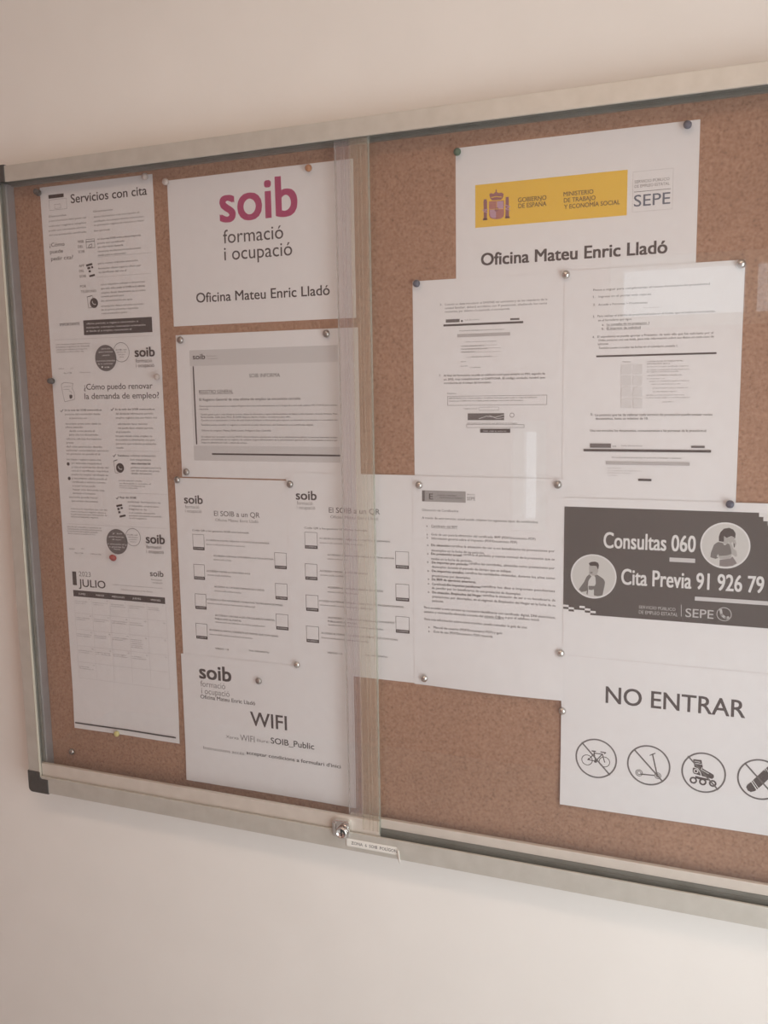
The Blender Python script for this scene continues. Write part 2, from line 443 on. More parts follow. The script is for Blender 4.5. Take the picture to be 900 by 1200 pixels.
# each sheet: board position and size in mm, stacking layer, and its printed parts (name, ink, shapes in sheet mm)
SHEETS = [{"n":"servicios","x":78,"y":30,"w":210,"h":297,"l":1,"parts":[["calendar_icon","ink",[["r",15.8,12.44,45.42,18.03],["s",[[16.38,20.0],[50.03,20.0],[50.03,35.55],[16.38,35.55],[16.38,20.0]],0.3],["s",[[26.77,27.48],[38.13,27.48],[38.13,33.69],[26.77,33.69],[26.77,27.48]],0.3]]],["heading_text","ink",[["t",58.57,28.4,140.26,12.9,"Servicios con cita",0.4]]],["body_text","grey",[["t",14.25,46.09,33.69,2.88,"Demandas",0.5]]],["body_text","grey",[["t",99.21,45.54,36.47,2.81,"Orientación",0.5]]],["body_text","grey",[["t",13.68,52.8,71.7,2.69,"previa información datos puede con",0]]],["body_text","grey",[["t",13.02,60.49,71.77,2.69,"solicitar registro empleo",0]]],["body_text","grey",[["t",12.45,67.23,71.82,2.7,"puede que renovación servicio",0]]],["body_text","grey",[["t",12.38,74.02,71.37,2.7,"del una prestación certificado",0]]],["body_text","grey",[["t",99.82,53.52,83.55,2.63,"datos formación cita inscripción al",0]]],["body_text","grey",[["t",99.33,60.1,91.66,2.63,"certificado documento trámite información",0],["t",99.63,65.8,92.14,2.64,"su prestación registro la requisitos y hacer",0]]],["body_text","grey",[["t",99.5,73.94,28.72,2.64,"las previa",0]]],["heading_text","dark",[["t",11.73,90.52,29.37,5.81,"¿Cómo",0],["t",12.13,100.69,25.14,5.82,"puede",0],["t",13.24,111.52,43.05,5.83,"pedir cita?",0]]],["body_text","grey",[["t",66.73,88.67,11.51,3.82,"WEB",0.3],["t",66.89,95.98,9.81,3.82,"DEL",0.3],["t",66.78,103.67,12.26,3.83,"SOIB",0.3]]],["body_text","grey",[["t",66.35,124.87,10.33,3.85,"APP",0.3],["t",66.49,132.62,9.1,3.85,"DEL",0.3],["t",66.35,140.75,12.79,3.86,"SOIB",0.3]]],["body_text","grey",[["t",66.4,155.91,11.58,3.87,"POR",0.3],["t",67.0,164.12,29.42,3.88,"TELÉFONO",0.3]]],["browser_icon","dark",[["s",[[82.95,84.49],[98.71,84.49],[98.71,97.43],[82.95,97.43],[82.95,84.49]],0.5],["s",[[82.69,87.91],[98.22,87.91]],0.9],["s",[[86.39,96.78],[88.38,93.1],[93.35,91.55],[93.78,95.4],[87.32,97.42]],0.6]]],["body_text","grey",[["t",104.58,86.66,79.65,2.64,"en el portal SOIB www.soib.es/citaprevia",0.5]]],["body_text","grey",[["t",104.12,92.9,49.93,2.65,"previa con certificado",0],["t",104.18,98.61,47.13,2.65,"que información demanda",0]]],["body_text","grey",[["t",104.18,105.09,79.33,2.66,"renovación en información las documento",0],["t",104.0,110.81,51.18,2.66,"desde para la renovación",0]]],["body_text","grey",[["t",103.12,122.79,73.45,2.67,"para como trámite atención",0]]],["body_text","grey",[["t",103.04,130.45,78.84,2.67,"formación oficina registro oficina por",0],["t",103.34,136.22,51.3,2.67,"su certificado del una al",0]]],["body_text","grey",[["t",105.62,154.61,81.67,2.68,"con a requisitos solicitar o documento",0]]],["body_text","grey",[["t",105.91,167.16,81.74,2.69,"empleo desde documento su su como",0]]],["body_text","grey",[["t",105.89,160.79,81.01,2.69,"que solo debe pedir el SOIB en la oficina",0.5]]],["body_text","grey",[["t",105.15,172.66,42.25,2.59,"consulta periodo para",0]]],["body_text","grey",[["t",104.67,179.25,58.21,2.6,"de orientación su que",0]]],["body_text","grey",[["t",104.08,187.26,78.9,2.6,"orientación datos servicio atención",0],["t",104.19,192.7,68.76,2.61,"de el previa persona requisitos",0],["t",104.55,198.15,48.5,2.61,"renovación por",0]]],["rule_line","faint",[["s",[[102.69,112.24],[203.75,112.24]],0.3]]],["rule_line","faint",[["s",[[98.06,142.05],[199.61,142.05]],0.3]]],["rule_line","faint",[["s",[[9.92,234.1],[196.92,234.1]],0.3]]],["phone_icon","dark",[["p",[[80.09,121.88],[91.92,120.15],[92.68,123.08],[80.84,124.82]]],["p",[[82.2,126.26],[87.63,125.44],[88.37,128.57],[82.94,129.38]]],["p",[[89.6,125.19],[93.03,124.83],[93.78,127.76],[90.34,128.31]]],["p",[[84.28,131.01],[88.23,130.48],[88.96,133.61],[85.02,134.14]]],["p",[[85.19,138.39],[95.55,136.71],[96.28,139.83],[85.96,141.14]]]]],["phone_icon","dark",[["s",[[78.72,170.69],[80.75,187.56],[87.67,186.88]],0.5],["s",[[78.72,170.69],[88.24,169.17]],1.0],["s",[[88.24,169.17],[89.96,173.29]],0.5],["c",91.2,180.4,7.58]]],["phone_icon","white",[["s",[[88.44,177.64],[88.0,179.19],[90.1,181.91],[93.65,182.87],[94.37,182.12]],0.9]]],["caption_text","dark",[["t",22.25,213.01,39.11,4.53,"IMPORTANTE",0]]],["printed_band","dark",[["r",68.59,206.1,196.72,228.7]]],["body_text","white",[["t",74.24,212.65,97.41,2.84,"oficina periodo a registro renovación o",0],["t",73.79,218.54,110.83,2.85,"inscripción orientación renovación orientación",0],["t",73.37,224.04,85.32,2.85,"al desde el o empleo renovación el",0]]],["body_text","grey",[["t",11.89,242.28,67.28,2.28,"como renovación usuario formación hacer",0],["t",12.07,246.46,66.01,2.29,"la trámite requisitos en demanda",0],["t",12.26,250.63,60.37,2.29,"oficina por trámite prestación",0],["t",12.23,254.18,53.68,2.29,"renovación en datos como cita",0]]],["body_text","grey",[["t",14.03,280.37,10.61,2.3,"Android",0]]],["body_text","grey",[["t",37.8,280.5,5.77,2.29,"iOS",0]]],["body_text","grey",[["t",24.06,287.51,15.81,2.3,"App SOIB",0]]],["body_text","grey",[["t",55.58,287.14,20.71,2.28,"Cita previa",0]]],["round_badge","mid",[["c",107.52,265.15,20.2]]],["body_text","white",[["t",100.64,251.7,16.42,2.64,"para cita",0],["t",95.2,256.64,26.53,2.65,"persona",0],["t",101.17,261.92,13.9,2.65,"servicio",0]]],["body_text","white",[["t",89.85,270.41,34.68,2.66,"servicio trámite",0],["t",92.58,274.99,28.36,2.66,"la o solicitar",0],["t",98.58,280.06,16.46,2.66,"la",0]]],["round_badge","dark",[["o",137.44,257.08,14.65,0.6]]],["body_text","dark",[["t",127.41,254.15,19.9,2.22,"soib.es",0.5]]],["body_text","dark",[["t",129.17,257.64,17.41,1.82,"una los de",0],["t",131.41,261.35,12.45,1.82,"orientación",0],["t",133.15,265.05,8.47,1.82,"oficina",0]]],["logo","dark",[["t",162.64,264.66,36.01,14.02,"soib",1]]],["logo","grey",[["t",163.29,273.53,29.99,5.62,"formació",0],["t",163.55,280.79,33.39,5.63,"i ocupació",0]]]]},
{"n":"renovar","x":78,"y":325,"w":210,"h":297,"l":2,"parts":[["hand_icon","dark",[["s",[[17.41,9.36],[23.51,6.1],[40.5,8.08],[38.52,16.42],[42.05,21.71],[41.92,33.25],[22.33,36.84],[19.71,26.68],[17.41,9.36]],0.5],["s",[[21.62,13.01],[36.19,12.61]],0.4],["s",[[22.08,17.22],[33.18,17.39]],0.4],["s",[[31.69,19.47],[36.79,21.64],[37.85,24.8]],0.4]]],["hand_icon","dark",[["p",[[31.89,26.83],[35.17,25.4],[38.48,26.91],[37.32,31.52],[32.52,32.1]]]]],["heading_text","dark",[["t",61.9,18.44,129.68,9.15,"¿Cómo puedo renovar",0.3],["t",62.08,33.06,140.48,9.18,"la demanda de empleo?",0.3]]],["check_mark","ink",[["s",[[12.36,51.17],[14.09,52.88],[17.88,49.08]],0.9]]],["check_mark","ink",[["s",[[111.51,49.73],[113.17,51.39],[116.72,47.69]],0.9]]],["check_mark","ink",[["s",[[110.46,122.3],[112.13,123.96],[115.72,120.14]],0.9]]],["check_mark","ink",[["s",[[111.76,189.61],[113.38,191.2],[116.86,187.41]],0.9]]],["body_text","dark",[["t",21.13,51.65,72.63,2.97,"En la web del SOIB www.soib.es",0.5]]],["body_text","dark",[["t",119.78,51.02,73.93,2.89,"En la web del SOIB www.soib.es",0.5]]],["body_text","dark",[["t",118.54,123.46,22.78,2.94,"Teléfono",0.5]]],["body_text","dark",[["t",118.42,189.82,31.83,3.28,"App del SOIB",0.5]]],["body_text","grey",[["t",21.41,58.01,69.06,2.97,"persona del renovación desde",0],["t",29.4,64.41,34.71,2.97,"al documento con",0]]],["body_text","grey",[["t",20.7,73.32,70.19,2.98,"documento previa como desde los",0],["t",20.25,78.86,34.39,2.98,"oficina atención",0],["t",27.76,84.81,49.89,2.98,"desde como previa al",0],["t",27.28,90.78,57.17,2.99,"para cita los documento",0],["t",20.86,97.65,68.77,2.99,"oficina oficina formación",0],["t",20.37,103.64,14.39,3.0,"previa",0],["t",19.85,110.07,70.16,3.0,"del cita atención desde",0],["t",19.37,116.09,83.08,3.01,"solicitar orientación servicio",0],["t",19.45,121.67,65.84,3.01,"en persona en puede al al",0]]],["body_text","grey",[["t",18.72,130.72,67.98,3.02,"los hacer registro para cita",0]]],["body_text","grey",[["t",27.85,136.61,59.58,2.91,"en trámite requisitos",0],["t",27.86,142.84,72.57,2.91,"y con al orientación desde del",0],["t",27.4,148.67,72.61,2.91,"cita al o certificado requisitos",0],["t",26.9,154.92,71.67,2.92,"puede los empleo certificado su",0],["t",26.4,161.18,69.73,2.92,"y documento oficina puede el",0],["t",26.71,167.01,66.01,2.93,"certificado y servicio trámite",0],["t",27.5,173.26,44.68,2.93,"a su por en con puede",0],["t",27.78,179.52,62.04,2.93,"hacer cita demanda cita",0],["t",26.54,185.42,45.24,2.94,"demanda el formación",0],["t",19.54,191.91,56.81,2.95,"persona puede hacer",0],["t",22.94,198.11,52.95,2.95,"que servicio documento",0]]],["body_text","grey",[["t",20.62,210.81,71.95,2.54,"trámite y la requisitos que con del",0],["t",20.25,215.47,69.48,2.54,"como inscripción registro oficina a",0],["t",19.91,219.7,72.03,2.54,"la persona los que formación la",0],["t",20.09,223.92,54.66,2.54,"oficina prestación registro",0]]],["body_text","grey",[["t",120.57,57.85,69.55,2.89,"del demanda información periodo",0],["t",120.14,64.06,76.91,2.9,"empleo registro una por hacer cita",0]]],["body_text","grey",[["t",123.25,73.8,55.6,2.9,"información hacer atención",0],["t",124.09,80.03,64.67,2.91,"los puede datos empleo persona",0],["t",118.59,86.27,27.72,2.91,"el prestación",0],["t",118.15,92.52,67.88,2.92,"las para desde como empleo su",0],["t",117.74,98.37,73.31,2.92,"documento su información con para",0],["t",117.82,104.63,75.54,2.93,"persona que trámite prestación",0],["t",118.14,110.9,13.44,2.93,"consulta",0]]],["body_text","grey",[["t",143.86,123.15,47.15,2.92,"solicitar orientación",0],["t",143.44,129.41,38.58,2.92,"los requisitos",0],["t",144.31,135.24,36.12,2.92,"una demanda",0]]],["body_text","grey",[["t",144.11,135.63,36.51,2.82,"demanda al",0],["t",143.7,141.68,56.2,2.82,"persona una persona los la",0],["t",143.87,146.51,52.2,2.83,"con del empleo del previa",0],["t",144.3,150.95,37.75,2.83,"desde renovación",0]]],["body_text","grey",[["t",119.08,162.43,43.81,2.24,"periodo atención consulta",0],["t",120.0,166.89,59.39,2.25,"su demanda o servicio el",0],["t",119.75,170.57,48.64,2.25,"una por en información las",0],["t",119.52,173.84,34.19,2.25,"como el el como puede",0]]],["body_text","grey",[["t",133.98,196.1,61.48,2.66,"solicitar formación la",0]]],["body_text","grey",[["t",136.01,202.37,55.5,2.66,"y requisitos usuario para",0],["t",135.65,207.7,33.28,2.67,"registro la",0],["t",135.27,213.44,49.13,2.67,"o el consulta renovación",0],["t",135.21,217.95,60.84,2.67,"prestación documento en periodo",0],["t",135.43,222.05,32.59,2.67,"o el registro",0]]],["bullet","dark",[["c",21.39,136.71,2.85]]],["bullet","dark",[["c",21.57,160.24,2.85]]],["rule_line","faint",[["s",[[119.15,114.66],[198.86,114.66]],0.3]]],["rule_line","faint",[["s",[[119.01,181.21],[208.15,181.21]],0.3]]],["rule_line","faint",[["s",[[10.87,234.87],[205.01,234.87]],0.3]]],["phone_icon","dark",[["s",[[111.45,130.45],[113.35,149.11],[119.21,149.81]],0.5],["s",[[111.42,130.86],[118.21,128.74]],1.0],["c",122.98,141.43,7.62]]],["phone_icon","white",[["s",[[120.19,138.74],[119.74,140.39],[121.87,143.09],[125.46,143.84],[126.18,143.01]],0.9]]],["phone_icon","dark",[["p",[[111.47,200.91],[122.73,198.91],[123.26,201.97],[111.98,204.19]]],["p",[[113.13,205.59],[117.39,204.83],[118.14,208.3],[113.86,209.27]]],["p",[[119.41,204.15],[123.41,203.4],[123.93,206.66],[119.93,207.41]]],["p",[[114.49,210.89],[118.51,210.14],[119.26,213.61],[115.24,214.37]]],["p",[[116.49,217.83],[128.02,215.35],[128.8,218.4],[117.27,220.89]]]]],["body_text","grey",[["t",11.71,240.57,66.88,2.34,"puede al consulta requisitos al",0],["t",11.4,244.4,68.68,2.35,"orientación consulta información",0],["t",11.11,248.03,61.1,2.35,"la inscripción del registro periodo",0],["t",11.33,251.85,55.01,2.35,"datos trámite consulta de los",0]]],["body_text","grey",[["t",12.15,277.42,10.98,2.36,"Android",0]]],["body_text","grey",[["t",36.75,276.17,5.95,2.35,"iOS",0]]],["body_text","grey",[["t",22.64,283.72,17.67,2.36,"App SOIB",0]]],["body_text","grey",[["t",55.0,283.71,21.71,2.34,"Cita previa",0]]],["round_badge","mid",[["c",109.09,260.18,20.52]]],["body_text","white",[["t",100.71,247.87,18.67,2.71,"y en",0],["t",94.05,253.38,28.67,2.72,"persona",0],["t",100.0,257.9,16.22,2.72,"al con",0]]],["body_text","white",[["t",90.17,265.48,37.43,2.73,"o atención el y",0],["t",92.87,269.95,30.47,2.73,"a puede la",0],["t",102.65,273.64,11.24,2.73,"los",0]]],["round_badge","dark",[["o",140.59,251.45,14.02,0.6]]],["body_text","dark",[["t",129.71,248.65,19.63,2.28,"soib.es",0.5]]],["body_text","dark",[["t",131.44,252.29,18.4,1.87,"información",0],["t",133.17,255.93,13.99,1.87,"prestación",0],["t",134.65,259.58,10.56,1.87,"atención",0]]],["logo","dark",[["t",165.18,259.55,34.82,14.38,"soib",1]]],["logo","grey",[["t",165.13,267.97,28.41,5.36,"formació",0],["t",164.67,275.4,32.72,5.37,"i ocupació",0]]]]},
{"n":"julio","x":78,"y":613,"w":210,"h":297,"l":3,"parts":[["printed_bar","dark",[["r",15.04,26.29,23.24,49.19]]],["heading_text","grey",[["t",28.56,33.45,24.09,8.01,"2023",0]]],["heading_text","dark",[["t",27.2,50.79,53.73,12.27,"JULIO",0.6]]],["logo","dark",[["t",169.24,24.46,25.01,9.14,"soib",0.8]]],["logo","grey",[["t",170.72,31.26,20.07,2.85,"formació",0],["t",171.38,35.88,20.78,2.85,"i ocupació",0]]],["body_text","grey",[["t",94.82,43.79,96.4,1.87,"orientación una su del como puede las puede orientación renovación",0]]],["body_text","grey",[["t",111.53,51.14,60.34,2.28,"Charlas y sesiones en la oficina",0.5]]],["printed_band","dark",[["r",14.87,57.54,195.11,68.14]]],["weekday_text","white",[["t",26.14,64.54,13.5,2.9,"LUNES",0.4]]],["weekday_text","white",[["t",60.84,64.54,16.2,2.9,"MARTES",0.4]]],["weekday_text","white",[["t",92.84,64.54,24.3,2.9,"MIÉRCOLES",0.4]]],["weekday_text","white",[["t",132.94,64.54,16.2,2.9,"JUEVES",0.4]]],["weekday_text","white",[["t",167.64,64.54,18.9,2.9,"VIERNES",0.4]]],["calendar_grid","faint",[["s",[[15.87,68.14],[15.87,207.77]],0.25],["s",[[16.869999999999997,96.07],[196.11,96.07]],0.25],["s",[[51.92,68.14],[51.92,207.77]],0.25],["s",[[16.869999999999997,123.99],[196.11,123.99]],0.25],["s",[[87.97,68.14],[87.97,207.77]],0.25],["s",[[16.869999999999997,151.92],[196.11,151.92]],0.25],["s",[[124.01,68.14],[124.01,207.77]],0.25],["s",[[16.869999999999997,179.84],[196.11,179.84]],0.25],["s",[[160.06,68.14],[160.06,207.77]],0.25],["s",[[16.869999999999997,207.77],[196.11,207.77]],0.25],["s",[[196.11,68.14],[196.11,207.77]],0.25]]],["calendar_text","grey",[["t",45.92,72.64,1.5,2.0,"3",0]]],["calendar_text","grey",[["t",17.87,76.64,23.55,1.7,"de demanda",0],["t",17.87,79.84,20.34,1.7,"una por a que el",0]]],["calendar_text","grey",[["t",81.97,72.64,1.5,2.0,"4",0],["t",53.92,76.64,28.45,1.7,"puede hacer el",0],["t",53.92,79.84,19.99,1.7,"empleo por su",0]]],["calendar_text","grey",[["t",118.01,72.64,1.5,2.0,"5",0],["t",89.97,76.64,25.64,1.7,"información registro",0],["t",89.97,79.84,27.56,1.7,"con atención su con",0]]],["calendar_text","grey",[["t",154.06,72.64,1.5,2.0,"6",0],["t",126.01,76.64,29.29,1.7,"empleo solicitar previa",0],["t",126.01,79.84,18.9,1.7,"usuario servicio",0]]],["calendar_text","grey",[["t",190.11,72.64,1.5,2.0,"7",0]]],["calendar_text","grey",[["t",162.06,76.64,20.08,1.7,"de o el que una",0],["t",162.06,79.84,21.33,1.7,"del previa trámite",0]]],["calendar_text","grey",[["t",45.92,100.57,3.0,2.0,"10",0],["t",17.87,104.57,27.5,1.7,"cita oficina",0],["t",17.87,107.77,19.06,1.7,"certificado",0]]],["calendar_text","grey",[["t",81.97,100.57,3.0,2.0,"11",0],["t",53.92,104.57,29.11,1.7,"al renovación el su a",0],["t",53.92,107.77,20.2,1.7,"solicitar al",0]]],["calendar_text","grey",[["t",118.01,100.57,3.0,2.0,"12",0],["t",89.97,104.57,30.04,1.7,"registro que prestación",0],["t",89.97,107.77,26.78,1.7,"que solicitar las",0]]],["calendar_text","grey",[["t",154.06,100.57,3.0,2.0,"13",0]]],["calendar_text","grey",[["t",126.01,104.57,19.97,1.7,"información con",0],["t",126.01,107.77,24.43,1.7,"hacer trámite",0]]],["calendar_text","grey",[["t",190.11,100.57,3.0,2.0,"14",0]]],["calendar_text","grey",[["t",45.92,128.49,3.0,2.0,"17",0],["t",17.87,132.49,29.06,1.7,"formación las puede una",0],["t",17.87,135.69,26.63,1.7,"puede requisitos",0]]],["calendar_text","grey",[["t",81.97,128.49,3.0,2.0,"18",0]]],["calendar_text","grey",[["t",53.92,132.49,22.9,1.7,"para inscripción",0],["t",53.92,135.69,21.54,1.7,"o inscripción",0]]],["calendar_text","grey",[["t",118.01,128.49,3.0,2.0,"19",0],["t",89.97,132.49,30.14,1.7,"solicitar registro",0],["t",89.97,135.69,19.49,1.7,"la demanda",0]]],["calendar_text","grey",[["t",154.06,128.49,3.0,2.0,"20",0]]],["calendar_text","grey",[["t",126.01,132.49,20.94,1.7,"demanda con una",0],["t",126.01,135.69,20.36,1.7,"como o a hacer",0],["t",126.01,138.89,22.27,1.7,"consulta del de",0],["t",126.01,142.09,20.4,1.7,"con el periodo",0],["t",126.01,145.29,21.87,1.7,"al desde la",0]]],["calendar_text","grey",[["t",190.11,128.49,3.0,2.0,"21",0]]],["calendar_text","grey",[["t",45.92,156.42,3.0,2.0,"24",0],["t",17.87,160.42,28.38,1.7,"cita formación de y de",0],["t",17.87,163.62,21.9,1.7,"con su requisitos",0]]],["calendar_text","grey",[["t",81.97,156.42,3.0,2.0,"25",0],["t",53.92,160.42,28.21,1.7,"registro previa",0],["t",53.92,163.62,29.17,1.7,"y a oficina la",0]]],["calendar_text","grey",[["t",118.01,156.42,3.0,2.0,"26",0]]],["calendar_text","grey",[["t",89.97,160.42,24.67,1.7,"periodo registro",0],["t",89.97,163.62,27.03,1.7,"los del una la previa",0]]],["calendar_text","grey",[["t",154.06,156.42,3.0,2.0,"27",0]]],["calendar_text","grey",[["t",126.01,160.42,18.52,1.7,"o empleo",0],["t",126.01,163.62,27.89,1.7,"usuario a información",0]]],["calendar_text","grey",[["t",190.11,156.42,3.0,2.0,"28",0]]],["calendar_text","grey",[["t",45.92,184.34,3.0,2.0,"31",0]]],["calendar_text","grey",[["t",17.87,188.34,19.5,1.7,"las demanda",0],["t",17.87,191.54,28.67,1.7,"el certificado el",0]]],["printed_bar","dark",[["s",[[3.54,287.31],[202.97,287.31]],2.5]]]]},
{"n":"soib","x":313,"y":42,"w":297,"h":210,"l":1,"parts":[["logo","magenta",[["t",88.28,65.73,122.29,52.91,"soib",0.8]]],["logo","dark",[["t",91.12,95.97,97.19,18.53,"formació",0.1],["t",91.71,119.73,109.88,18.63,"i ocupació",0.1]]],["office_text","ink",[["t",41.44,177.05,216.3,13.63,"Oficina Mateu Enric Lladó",0.5]]]]},
{"n":"informa","x":315.5,"y":265,"w":297,"h":213,"l":2,"parts":[["grey_panel","panel",[["r",22.89,23.01,265.94,187.68]]],["grey_panel","panel2",[["r",22.89,46.34,265.94,165.19]]],["logo","dark",[["t",28.65,36.48,21.1,7.53,"soib",1]]],["logo","grey",[["t",52.57,33.12,17.02,1.99,"formació",0],["t",52.38,36.87,19.95,2.0,"i ocupació",0]]],["heading_text","dark",[["t",123.48,65.09,50.45,5.41,"SOIB INFORMA",0]]],["heading_text","dark",[["t",36.75,87.16,58.81,5.07,"REGISTRO GENERAL",0],["s",[[36.69,88.18],[95.52,88.18]],0.4]]],["body_text","ink",[["t",36.78,98.08,169.76,3.81,"El Registro General de esta oficina de empleo se encuentra cerrado.",0.3]]],["body_text","dark",[["t",36.3,107.24,227.03,2.42,"Puede registrar sus documentos en cualquier Registro electrónico de la administración, en C/ Aragón 8, o en la sede, teléfono 971 17 64 30, para solicitar",0],["t",36.09,111.32,16.41,2.42,"cita previa.",0]]],["body_text","dark",[["t",38.07,119.49,224.95,2.42,"También puede acudir a otras oficinas de correos, oficinas de información y registro del Ayuntamiento de Palma, Centro Flassaders, Avenida Alemania, Plaza",0],["t",37.86,123.58,151.42,2.43,"Santa Eulalia, Calle Joan Miró. El SOIB dispone de los medios necesarios para ello.",0],["t",38.22,128.18,224.58,2.43,"Consulte con su ayuntamiento o centro de salud donde le facilitarán la información para registrar sus documentos y la atención en su localidad más",0]]],["body_text","dark",[["t",37.86,135.09,187.34,2.43,"También puede acceder al registro a través de la sede electrónica del Gobierno con certificado digital.",0]]],["body_text","dark",[["t",38.03,143.55,119.09,2.44,"Oficina de empleo: Mateu Enric Lladó, Polígono Son Castelló.",0]]],["body_text","dark",[["t",37.55,152.79,224.63,2.44,"En cualquier caso, de acuerdo con la Ley 39/2015, del procedimiento administrativo común de las administraciones públicas, las personas interesadas pueden",0],["t",37.34,156.91,224.74,2.44,"presentar sus solicitudes en los registros de cualquier órgano administrativo de la administración general, de las comunidades, o en los que",0],["t",37.1,161.55,78.89,2.45,"integran la administración local, u oficinas de correos.",0]]],["printed_bar","dark",[["s",[[28.66,47.56],[28.66,162.39]],2.2]]],["printed_bar","dark",[["s",[[55.93,177.53],[264.94,177.53]],2.5]]]]},
{"n":"qr","x":302,"y":480,"w":210,"h":297,"l":3,"parts":[["logo","dark",[["t",15.51,38.98,32.81,12.81,"soib",1]]],["logo","grey",[["t",16.58,46.63,25.22,5.13,"formació",0],["t",16.23,53.06,29.66,5.14,"i ocupació",0]]],["heading_text","mid",[["t",67.66,56.51,78.79,7.61,"El SOIB a un QR",0.3]]],["office_text","grey",[["t",69.69,64.68,74.11,4.24,"Oficina Mateu Enric Lladó",0]]],["body_text","dark",[["t",27.62,81.54,99.1,2.79,"Codis QR a les gestions SOIB més habituals",0.4]]],["code_box","dark",[["s",[[27.84,86.68],[47.85,86.68],[47.85,110.64],[27.84,110.64],[27.84,86.68]],0.55],["r",27.84,106.04,47.85,110.64]]],["caption_text","white",[["t",29.64,109.14,16.41,1.7,"ESCANÉAME",0.3]]],["code_box","dark",[["s",[[169.24,107.91],[188.72,107.91],[188.72,131.92],[169.24,131.92],[169.24,107.91]],0.55],["r",169.24,127.32,188.72,131.92]]],["caption_text","white",[["t",171.04,130.42,15.88,1.7,"ESCANÉAME",0.3]]],["code_box","dark",[["s",[[27.17,133.63],[46.34,133.63],[46.34,157.21],[27.17,157.21],[27.17,133.63]],0.55],["r",27.17,152.61,46.34,157.21]]],["caption_text","white",[["t",28.97,155.71,15.57,1.7,"ESCANÉAME",0.3]]],["code_box","dark",[["s",[[168.93,154.58],[188.5,154.58],[188.5,178.61],[168.93,178.61],[168.93,154.58]],0.55],["r",168.93,174.01,188.5,178.61]]],["caption_text","white",[["t",170.73,177.11,15.97,1.7,"ESCANÉAME",0.3]]],["code_box","dark",[["s",[[27.12,180.33],[46.84,180.33],[46.84,204.15],[27.12,204.15],[27.12,180.33]],0.55],["r",27.12,199.55,46.84,204.15]]],["caption_text","white",[["t",28.92,202.65,16.12,1.7,"ESCANÉAME",0.3]]],["code_box","dark",[["s",[[168.33,201.45],[188.43,201.45],[188.43,225.1],[168.33,225.1],[168.33,201.45]],0.55],["r",168.33,220.5,188.43,225.1]]],["caption_text","white",[["t",170.13,223.6,16.5,1.7,"ESCANÉAME",0.3]]],["code_box","dark",[["s",[[26.33,227.53],[46.38,227.53],[46.38,251.81],[26.33,251.81],[26.33,227.53]],0.55],["r",26.33,247.21,46.38,251.81]]],["caption_text","white",[["t",28.13,250.31,16.45,1.7,"ESCANÉAME",0.3]]],["body_text","dark",[["t",51.57,95.66,109.58,2.36,"ACCEDEIX AL PORTAL I RENOVA O CONSULTA LA DEMANDA",0]]],["body_text","dark",[["t",63.86,119.43,103.33,2.36,"ACCEDEIX I DEMANA CITA PRÈVIA A LA TEVA OFICINA",0]]],["body_text","dark",[["t",50.58,143.95,75.81,2.51,"ACCEDEIX I TROBA LA TEVA FEINA AVUI",0]]],["body_text","dark",[["t",62.94,167.79,86.82,2.51,"ACCEDEIX AL CATÀLEG I DEMANA ELS CURSOS",0]]],["body_text","dark",[["t",48.33,188.73,132.09,2.53,"ACCEDEIX A LA TEVA INFORMACIÓ I CONSULTA EL TEU PROGRAMA DE EMPLEO",0]]],["body_text","dark",[["t",62.17,212.96,103.49,2.54,"ACCEDEIX I ENTRA A LES CIRCULARS D'OFERTES",0],["t",61.89,218.68,46.35,2.54,"PUBLICADES AL PORTAL",0]]],["body_text","dark",[["t",50.7,237.18,119.7,2.56,"ACCEDEIX AL PORTAL I CONSULTA LES OFERTES: QUÈ, COM I QUAN",0]]],["body_text","dark",[["t",59.59,266.18,24.27,2.57,"VERSIÓ 1.0",0]]],["body_text","dark",[["t",120.24,264.05,34.45,2.53,"FULL INFORMATIU",0]]],["body_text","grey",[["t",51.74,102.07,67.5,2.36,"www.soib.es/demanda-ocupacio",0]]],["body_text","grey",[["t",63.57,125.23,31.52,2.36,"www.soib.es/cita",0]]],["body_text","grey",[["t",51.47,149.95,41.67,2.51,"www.soib.es/feina",0]]],["body_text","grey",[["t",62.86,174.27,47.3,2.52,"www.soib.es/formacio",0]]],["body_text","grey",[["t",49.22,194.77,83.55,2.54,"www.soib.es/orientacio-laboral",0]]],["body_text","grey",[["t",62.13,223.51,86.84,2.54,"www.soib.es/ofertes-de-feina-publicades",0]]],["body_text","grey",[["t",50.36,244.02,76.03,2.56,"www.soib.es/consultes-i-tramits",0]]]]},
